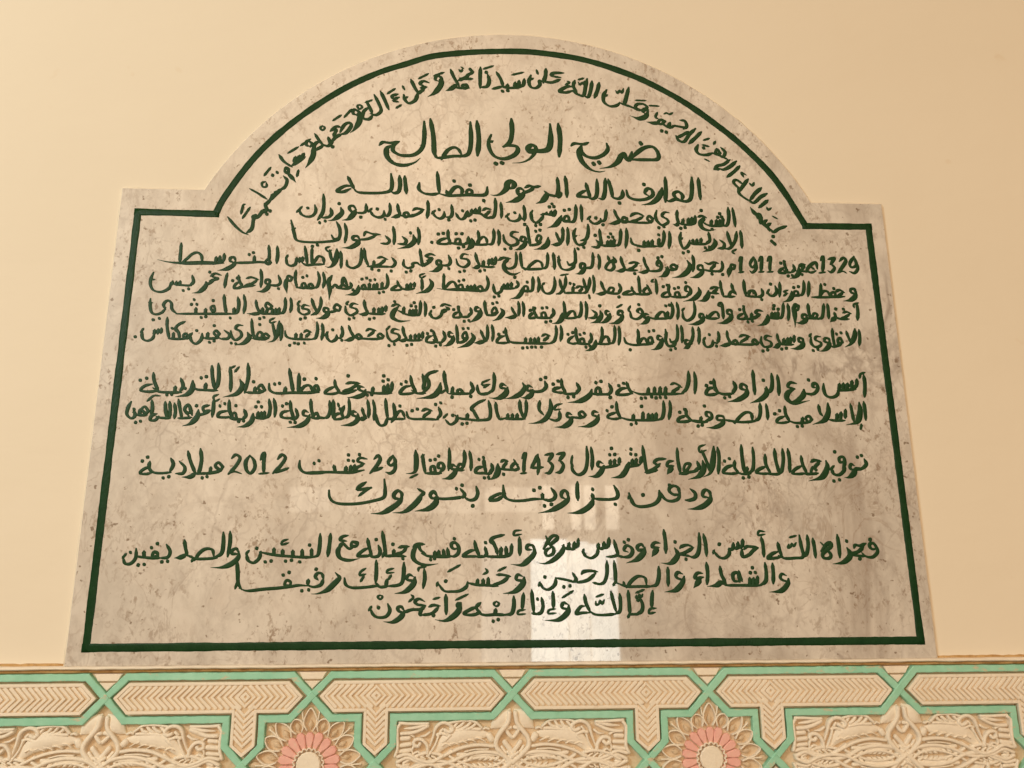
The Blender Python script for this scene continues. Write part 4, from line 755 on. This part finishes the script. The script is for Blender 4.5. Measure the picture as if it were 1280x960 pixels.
for i in range(len(cross) - 1):
    a, b = cross[i], cross[i + 1]; s = stem_x(i)
    e = .003
    top = [(a - e, ZX - e), (a + .0262, ZT), (b - .0262, ZT), (b + e, ZX - e)]
    lft = [(a - e, ZX + e), (a + .0272, ZB), (s - SBW, ZB), (s - SBW, SBZ), (s + e * .6, TIP - e * .6)]
    rgt = [(b + e, ZX + e), (b - .0272, ZB), (s + SBW, ZB), (s + SBW, SBZ), (s - e * .6, TIP - e * .6)]
    band(top, -.0046, frieze); band(lft, -.0050, frieze); band(rgt, -.0054, frieze)
    if -1.0 < a < 2.0:
        band(mir(top), -.0046, frieze); band(mir(lft), -.0058, frieze); band(mir(rgt), -.0062, frieze)

def stroke(bm, pts, w, h, y0=GY, fl='', step=.003, smooth=True):
    q = catmull(pts, step) if smooth else pts
    wf = {'': lambda t: 1.0, 't': lambda t: min(1, .3 + (1 - t) * 1.6), 'l': lambda t: .18 + .9 * sin(pi * min(1, max(0, t))) ** .8}[fl]
    q, ws = capped(q, wf, w)
    ribbon(bm, q, ws, y0 + RN.uniform(-.0002, .0002), h * (.60 if y0 == GY else 1), .0006, FLAT)
def cartouche(i, flip):
    a, b = cross[i], cross[i + 1]; s = stem_x(i)
    f = mir if flip else (lambda p: p)
    g0 = .0103
    hexa = [(a + g0, ZX), (a + g0 + .0195, ZX + .0195), (b - g0 - .0195, ZX + .0195), (b - g0, ZX), (b - g0 - .0195, ZX - .0205),
            (s + .0166, ZX - .0205), (s + .0166, SBZ + .0005), (s, TIP + .0105), (s - .0166, SBZ + .0005), (s - .0166, ZX - .0205), (a + g0 + .0195, ZX - .0205)]
    bm = bmesh.new(); prism(bm, f(hexa), -.0042, GY + .001, .0012)
    plate = set(bm.faces)
    # rim and herringbone ribs
    c = Vector((s, ZX))
    ins = []
    n = len(hexa); hx = hexa[::-1]
    A = sum(hx[k][0] * hx[(k + 1) % n][1] - hx[(k + 1) % n][0] * hx[k][1] for k in range(n))
    if A < 0: hx = hx[::-1]
    for k in range(n):
        p, q, r = Vector(hx[k - 1]), Vector(hx[k]), Vector(hx[(k + 1) % n])
        u = (q - p).normalized(); v = (r - q).normalized(); na = Vector((-u.y, u.x)); nb = Vector((-v.y, v.x)); m = na + nb; m = m / m.length_squared * 2
        ins.append(tuple(q + m * .0024))
    loop = ins + [ins[0]]
    for p, q in zip(loop, loop[1:]):
        stroke(bm, f([p, q]), .0046, .0027, -.0040, '', .004)
    H = .0135; sp = .0080; rw = .0050
    def rib(p3): stroke(bm, f(p3), rw * RN.uniform(.88, 1.06), .0026 * RN.uniform(.75, 1.1), -.0040, '', .004, False)
    k = 0
    while True:                                            # towards the left tip
        x = s - .0062 - k * sp
        tip = x - H
        if tip < a + g0 + .004: break
        hh = min(H, 1); rib([(x, ZX + H), (x - H, ZX), (x, ZX - H)]); k += 1
    k = 0
    while True:
        x = s + .0062 + k * sp
        if x + H > b - g0 - .004: break
        rib([(x, ZX + H), (x + H, ZX), (x, ZX - H)]); k += 1
    for dr in (.0046, .0118): rib([(s - dr, ZX), (s, ZX + dr), (s + dr, ZX), (s, ZX - dr), (s - dr, ZX)])
    k = 0
    while True:
        z = ZX - .0125 - k * .0076
        if z - .0115 < TIP + .017: break
        rib([(s - .0112, z), (s, z - .0112), (s + .0112, z)]); k += 1
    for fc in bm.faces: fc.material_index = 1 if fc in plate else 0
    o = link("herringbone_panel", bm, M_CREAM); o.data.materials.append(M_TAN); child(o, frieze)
for i in range(2, len(cross) - 3):
    cartouche(i, False)
    if 3 <= i < len(cross) - 3: cartouche(i, True)
# small triangles above and below each crossing
for i, x in enumerate(cross[2:-2]):
    bm = bmesh.new()
    prism(bm, [(x - .0185, -.0100), (x + .0185, -.0100), (x + .0130, -.0195), (x - .0130, -.0195)], -.0022, GY + .001, .0008)
    prism(bm, [(x - .0105, -.0215), (x + .0105, -.0215), (x, -.0318)], -.0026, GY + .001, .0008)
    child(link("triangle_inlay", bm, M_CREAM), frieze)

# rosettes
def ray_len(cx, ang):
    """distance from the rosette's centre to the inside of the green bands round it"""
    poly = [(-.0870 - 0, 0), (-.0634 + .0, SBZ - ZC), (-.0634, ZB - ZC), (-.0272, ZB - ZC), (0, ZX - ZC)]
    poly = [(-.0870 + SBW + .000, SBZ - ZC) if k == 1 else p for k, p in enumerate(poly)]
    full = poly + [(-x, z) for x, z in poly[-2::-1]]
    full = full + [(x, -z) for x, z in full[-2:0:-1]]
    c, s_ = cos(ang), sin(ang); best = 9
    for (x1, z1), (x2, z2) in zip(full, full[1:] + full[:1]):
        ex, ez = x2 - x1, z2 - z1; den = c * ez - s_ * ex
        if abs(den) < 1e-9: continue
        t = (x1 * ez - z1 * ex) / den; u = (x1 * s_ - z1 * c) / den
        if t > 0 and -1e-6 <= u <= 1 + 1e-6: best = min(best, t)
    return best
def rosette(cx):
    r = empty("rosette", (cx, GY, ZC)); child(r, frieze); bpy.context.view_layer.update()
    pol = lambda rr, an: (cx + rr * cos(an), ZC + rr * sin(an))
    bm = bmesh.new(); prism(bm, [pol(.0158 + .0006 * (k % 2), 2 * pi * k / 32) for k in range(32)], -.0035, GY + .001, .0014)
    child(link("hub", bm, M_LEAF), r)
    n = 18
    for k in range(n):
        an = 2 * pi * (k + .5) / n; d = .5 * 2 * pi / n
        bm = bmesh.new()
        jr = RN.uniform(-.0008, .0008); an += RN.uniform(-.015, .015)
        prism(bm, [pol(.0185, an - d * .55), pol(.0295, an - d * .95), pol(.0365 + jr, an - d * .88), pol(.0402 + jr, an - d * .38), pol(.0402 + jr, an + d * .38), pol(.0365 + jr, an + d * .88), pol(.0295, an + d * .95), pol(.0185, an + d * .55)], -.0012, GY + .001, .0010)
        child(link("petal", bm, M_PINK), r)
    lines = bmesh.new(); fill = bmesh.new()
    for k in range(n):
        an = 2 * pi * (k + .5) / n; d = pi / n
        stroke(lines, [pol(.0178, an - d), pol(.0205, an - d * .3), pol(.0205, an + d * .3), pol(.0178, an + d)], .0019, .0105)
        lim = ray_len(cx, an) - .0062
        R0, R1, R2 = .0425, min(.0600, lim - .004), min(.0705, lim)
        if R2 - R0 < .006: continue
        # pointed outline round each outer petal
        stroke(lines, [pol(R0, an - d * .55), pol((R0 + R1) / 2, an - d * .95), pol(R1, an - d * .70), pol(R2, an), pol(R1, an + d * .70), pol((R0 + R1) / 2, an + d * .95), pol(R0, an + d * .55)], .0021, .0115)
        m1 = min(R1, .055)
        stroke(fill, [pol(R0 + .001, an), pol((R0 + m1) / 2, an), pol(m1, an)], .0066, .0075, GY, 'l')
        lim2 = ray_len(cx, an + d) - .0062
        if lim2 > .062:
            stroke(lines, [pol(.0565, an + d), pol(min(lim2, .0690), an + d)], .0020, .0105)
        if lim2 > .075:
            stroke(fill, [pol(.064, an + d * .9), pol(min(lim2, .0840) - .003, an + d)], .0080, .0075, GY, 'l')
        if lim > .082:
            stroke(lines, [pol(R2, an), pol(lim, an + .05)], .0020, .0100); stroke(lines, [pol(R2, an), pol(lim, an - .06)], .0020, .0100)
    child(link("tracery", lines, M_LEAF, smooth=True), r)
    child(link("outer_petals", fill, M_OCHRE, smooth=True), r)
ros = [x for i, x in enumerate(cross) if (i + I0) % 2 == 1 and -.8 < x < 2.0]
for x in ros: rosette(x)

# arabesque: the right upper quarter is traced, then mirrored left and below
KC = 330 / 1280
def C4(x, y): return P(950 + x * KC, 800 + y * KC)
CX = X0 + PITCH * 4
Q = []                                   # (points, width, height, flag)
def q(pts, wd, h=.0085, fl=''):
    Q.append(([(C4(*p)[0] - CX, C4(*p)[1]) for p in pts], wd * KC * .00112, h, fl))
q([(702, 318), (738, 352), (772, 384), (792, 400)], 62, .0095, 'l')
q([(704, 330), (716, 376), (742, 410), (772, 446), (782, 486), (752, 530), (716, 566)], 22, .0125)
q([(706, 402), (728, 410), (714, 436), (706, 446)], 18, .0085)
q([(740, 470), (722, 500), (706, 524)], 22, .009)
q([(758, 490), (740, 520)], 12, .008)
q([(806, 432), (850, 430), (920, 428), (1000, 452), (1052, 492), (1078, 512)], 66, .0105, 'l')
q([(796, 486), (860, 478), (930, 486), (1000, 512), (1052, 540)], 15, .0125)
q([(800, 452), (806, 440)], 30, .0105)
q([(836, 396), (868, 366), (930, 362), (988, 374)], 13, .011)
for x in (858, 888, 918, 948): q([(x, 372), (x + 14, 388), (x + 34, 398)], 14, .010)
q([(846, 404), (900, 404), (960, 412)], 14, .010)
q([(1006, 404), (986, 414), (970, 400), (982, 378), (1012, 368), (1046, 388), (1066, 436), (1090, 486), (1104, 506)], 17, .0125, 't')
q([(984, 428), (1010, 452), (1046, 470)], 18, .010, 't')
q([(1000, 430), (1024, 420), (1044, 424)], 15, .010)
q([(1016, 398), (1030, 410)], 12, .009)
q([(1080, 372), (1120, 372), (1168, 368), (1206, 366)], 15, .011)
q([(1084, 384), (1120, 402), (1164, 414), (1204, 416)], 17, .011)
q([(1092, 378), (1140, 388), (1190, 392)], 15, .011, 't')
q([(1206, 372), (1222, 392), (1224, 436), (1232, 486), (1248, 520)], 15, .0125)
q([(1100, 512), (1098, 476), (1118, 446), (1150, 448), (1156, 470), (1136, 478), (1126, 466)], 17, .012)
q([(1176, 438), (1210, 440)], 20, .010); q([(1172, 466), (1216, 470)], 20, .010); q([(1176, 494), (1226, 500)], 18, .010)
q([(716, 566), (770, 524), (850, 512), (930, 526), (1000, 556), (1070, 566), (1140, 552), (1190, 530), (1240, 548)], 17, .0125)
q([(724, 600), (780, 552), (850, 536), (920, 548), (980, 572), (1010, 588)], 13, .011)
q([(1040, 590), (1090, 560), (1150, 574), (1200, 596), (1246, 586)], 15, .012)
q([(1050, 596), (1110, 604), (1160, 590), (1214, 558)], 14, .011)
q([(1120, 584), (1150, 586)], 22, .008, 'l'); q([(1186, 560), (1214, 566)], 22, .008, 'l')
q([(760, 598), (860, 594), (972, 598)], 18, .010)
for k, x in enumerate((776, 800, 824, 848, 872, 896, 920, 944)): q([(x, 594), (x + 10, 580), (x + 28, 563 + k)], 15, .0110, 'l')
for k, x in enumerate((640 + 190, 870, 910, 950, 990)): q([(x, 462 + k * 4), (x + 22, 448 + k * 5), (x + 40, 446 + k * 8)], 5, .0115)
q([(1040, 432), (1058, 470), (1092, 520)], 11, .0105); q([(1118, 520), (1140, 500), (1164, 512)], 11, .0105)
q([(1076, 414), (1100, 428), (1124, 430)], 11, .0100, 't'); q([(1150, 432), (1160, 424), (1172, 420)], 9, .0095)
q([(990, 500), (1030, 528), (1070, 548)], 10, .0110); q([(820, 500), (880, 500), (930, 508)], 7, .0110)
q([(1150, 470), (1166, 492), (1160, 520)], 11, .0105, 't'); q([(806, 404), (820, 398), (832, 404)], 11, .0100)
for x in (1066, 1092, 1118): q([(x, 574), (x + 10, 584), (x + 22, 588)], 9, .0100)
q([(690, 560), (720, 590), (744, 608)], 14, .012); q([(744, 560), (716, 596)], 14, .012)
for ci, x in enumerate(cross):
    if (ci + I0) % 2 or not -.7 < x < 1.9: continue
    bm = bmesh.new()
    for pts, wd, h, fl in Q:
        for sx in (1, -1):
            for mz in (False, True):
                p2 = [(x + sx * a, (2 * ZC - z) if mz else z) for a, z in pts]
                p2 = [(a + RN.uniform(-.0006, .0006), b + RN.uniform(-.0005, .0005)) for a, b in p2]
                stroke(bm, p2, wd * RN.uniform(.92, 1.1), h * RN.uniform(.92, 1.06), GY, fl)
    # serrated tips touching the middle knot
    child(link("arabesque", bm, M_LEAF, smooth=True), frieze)
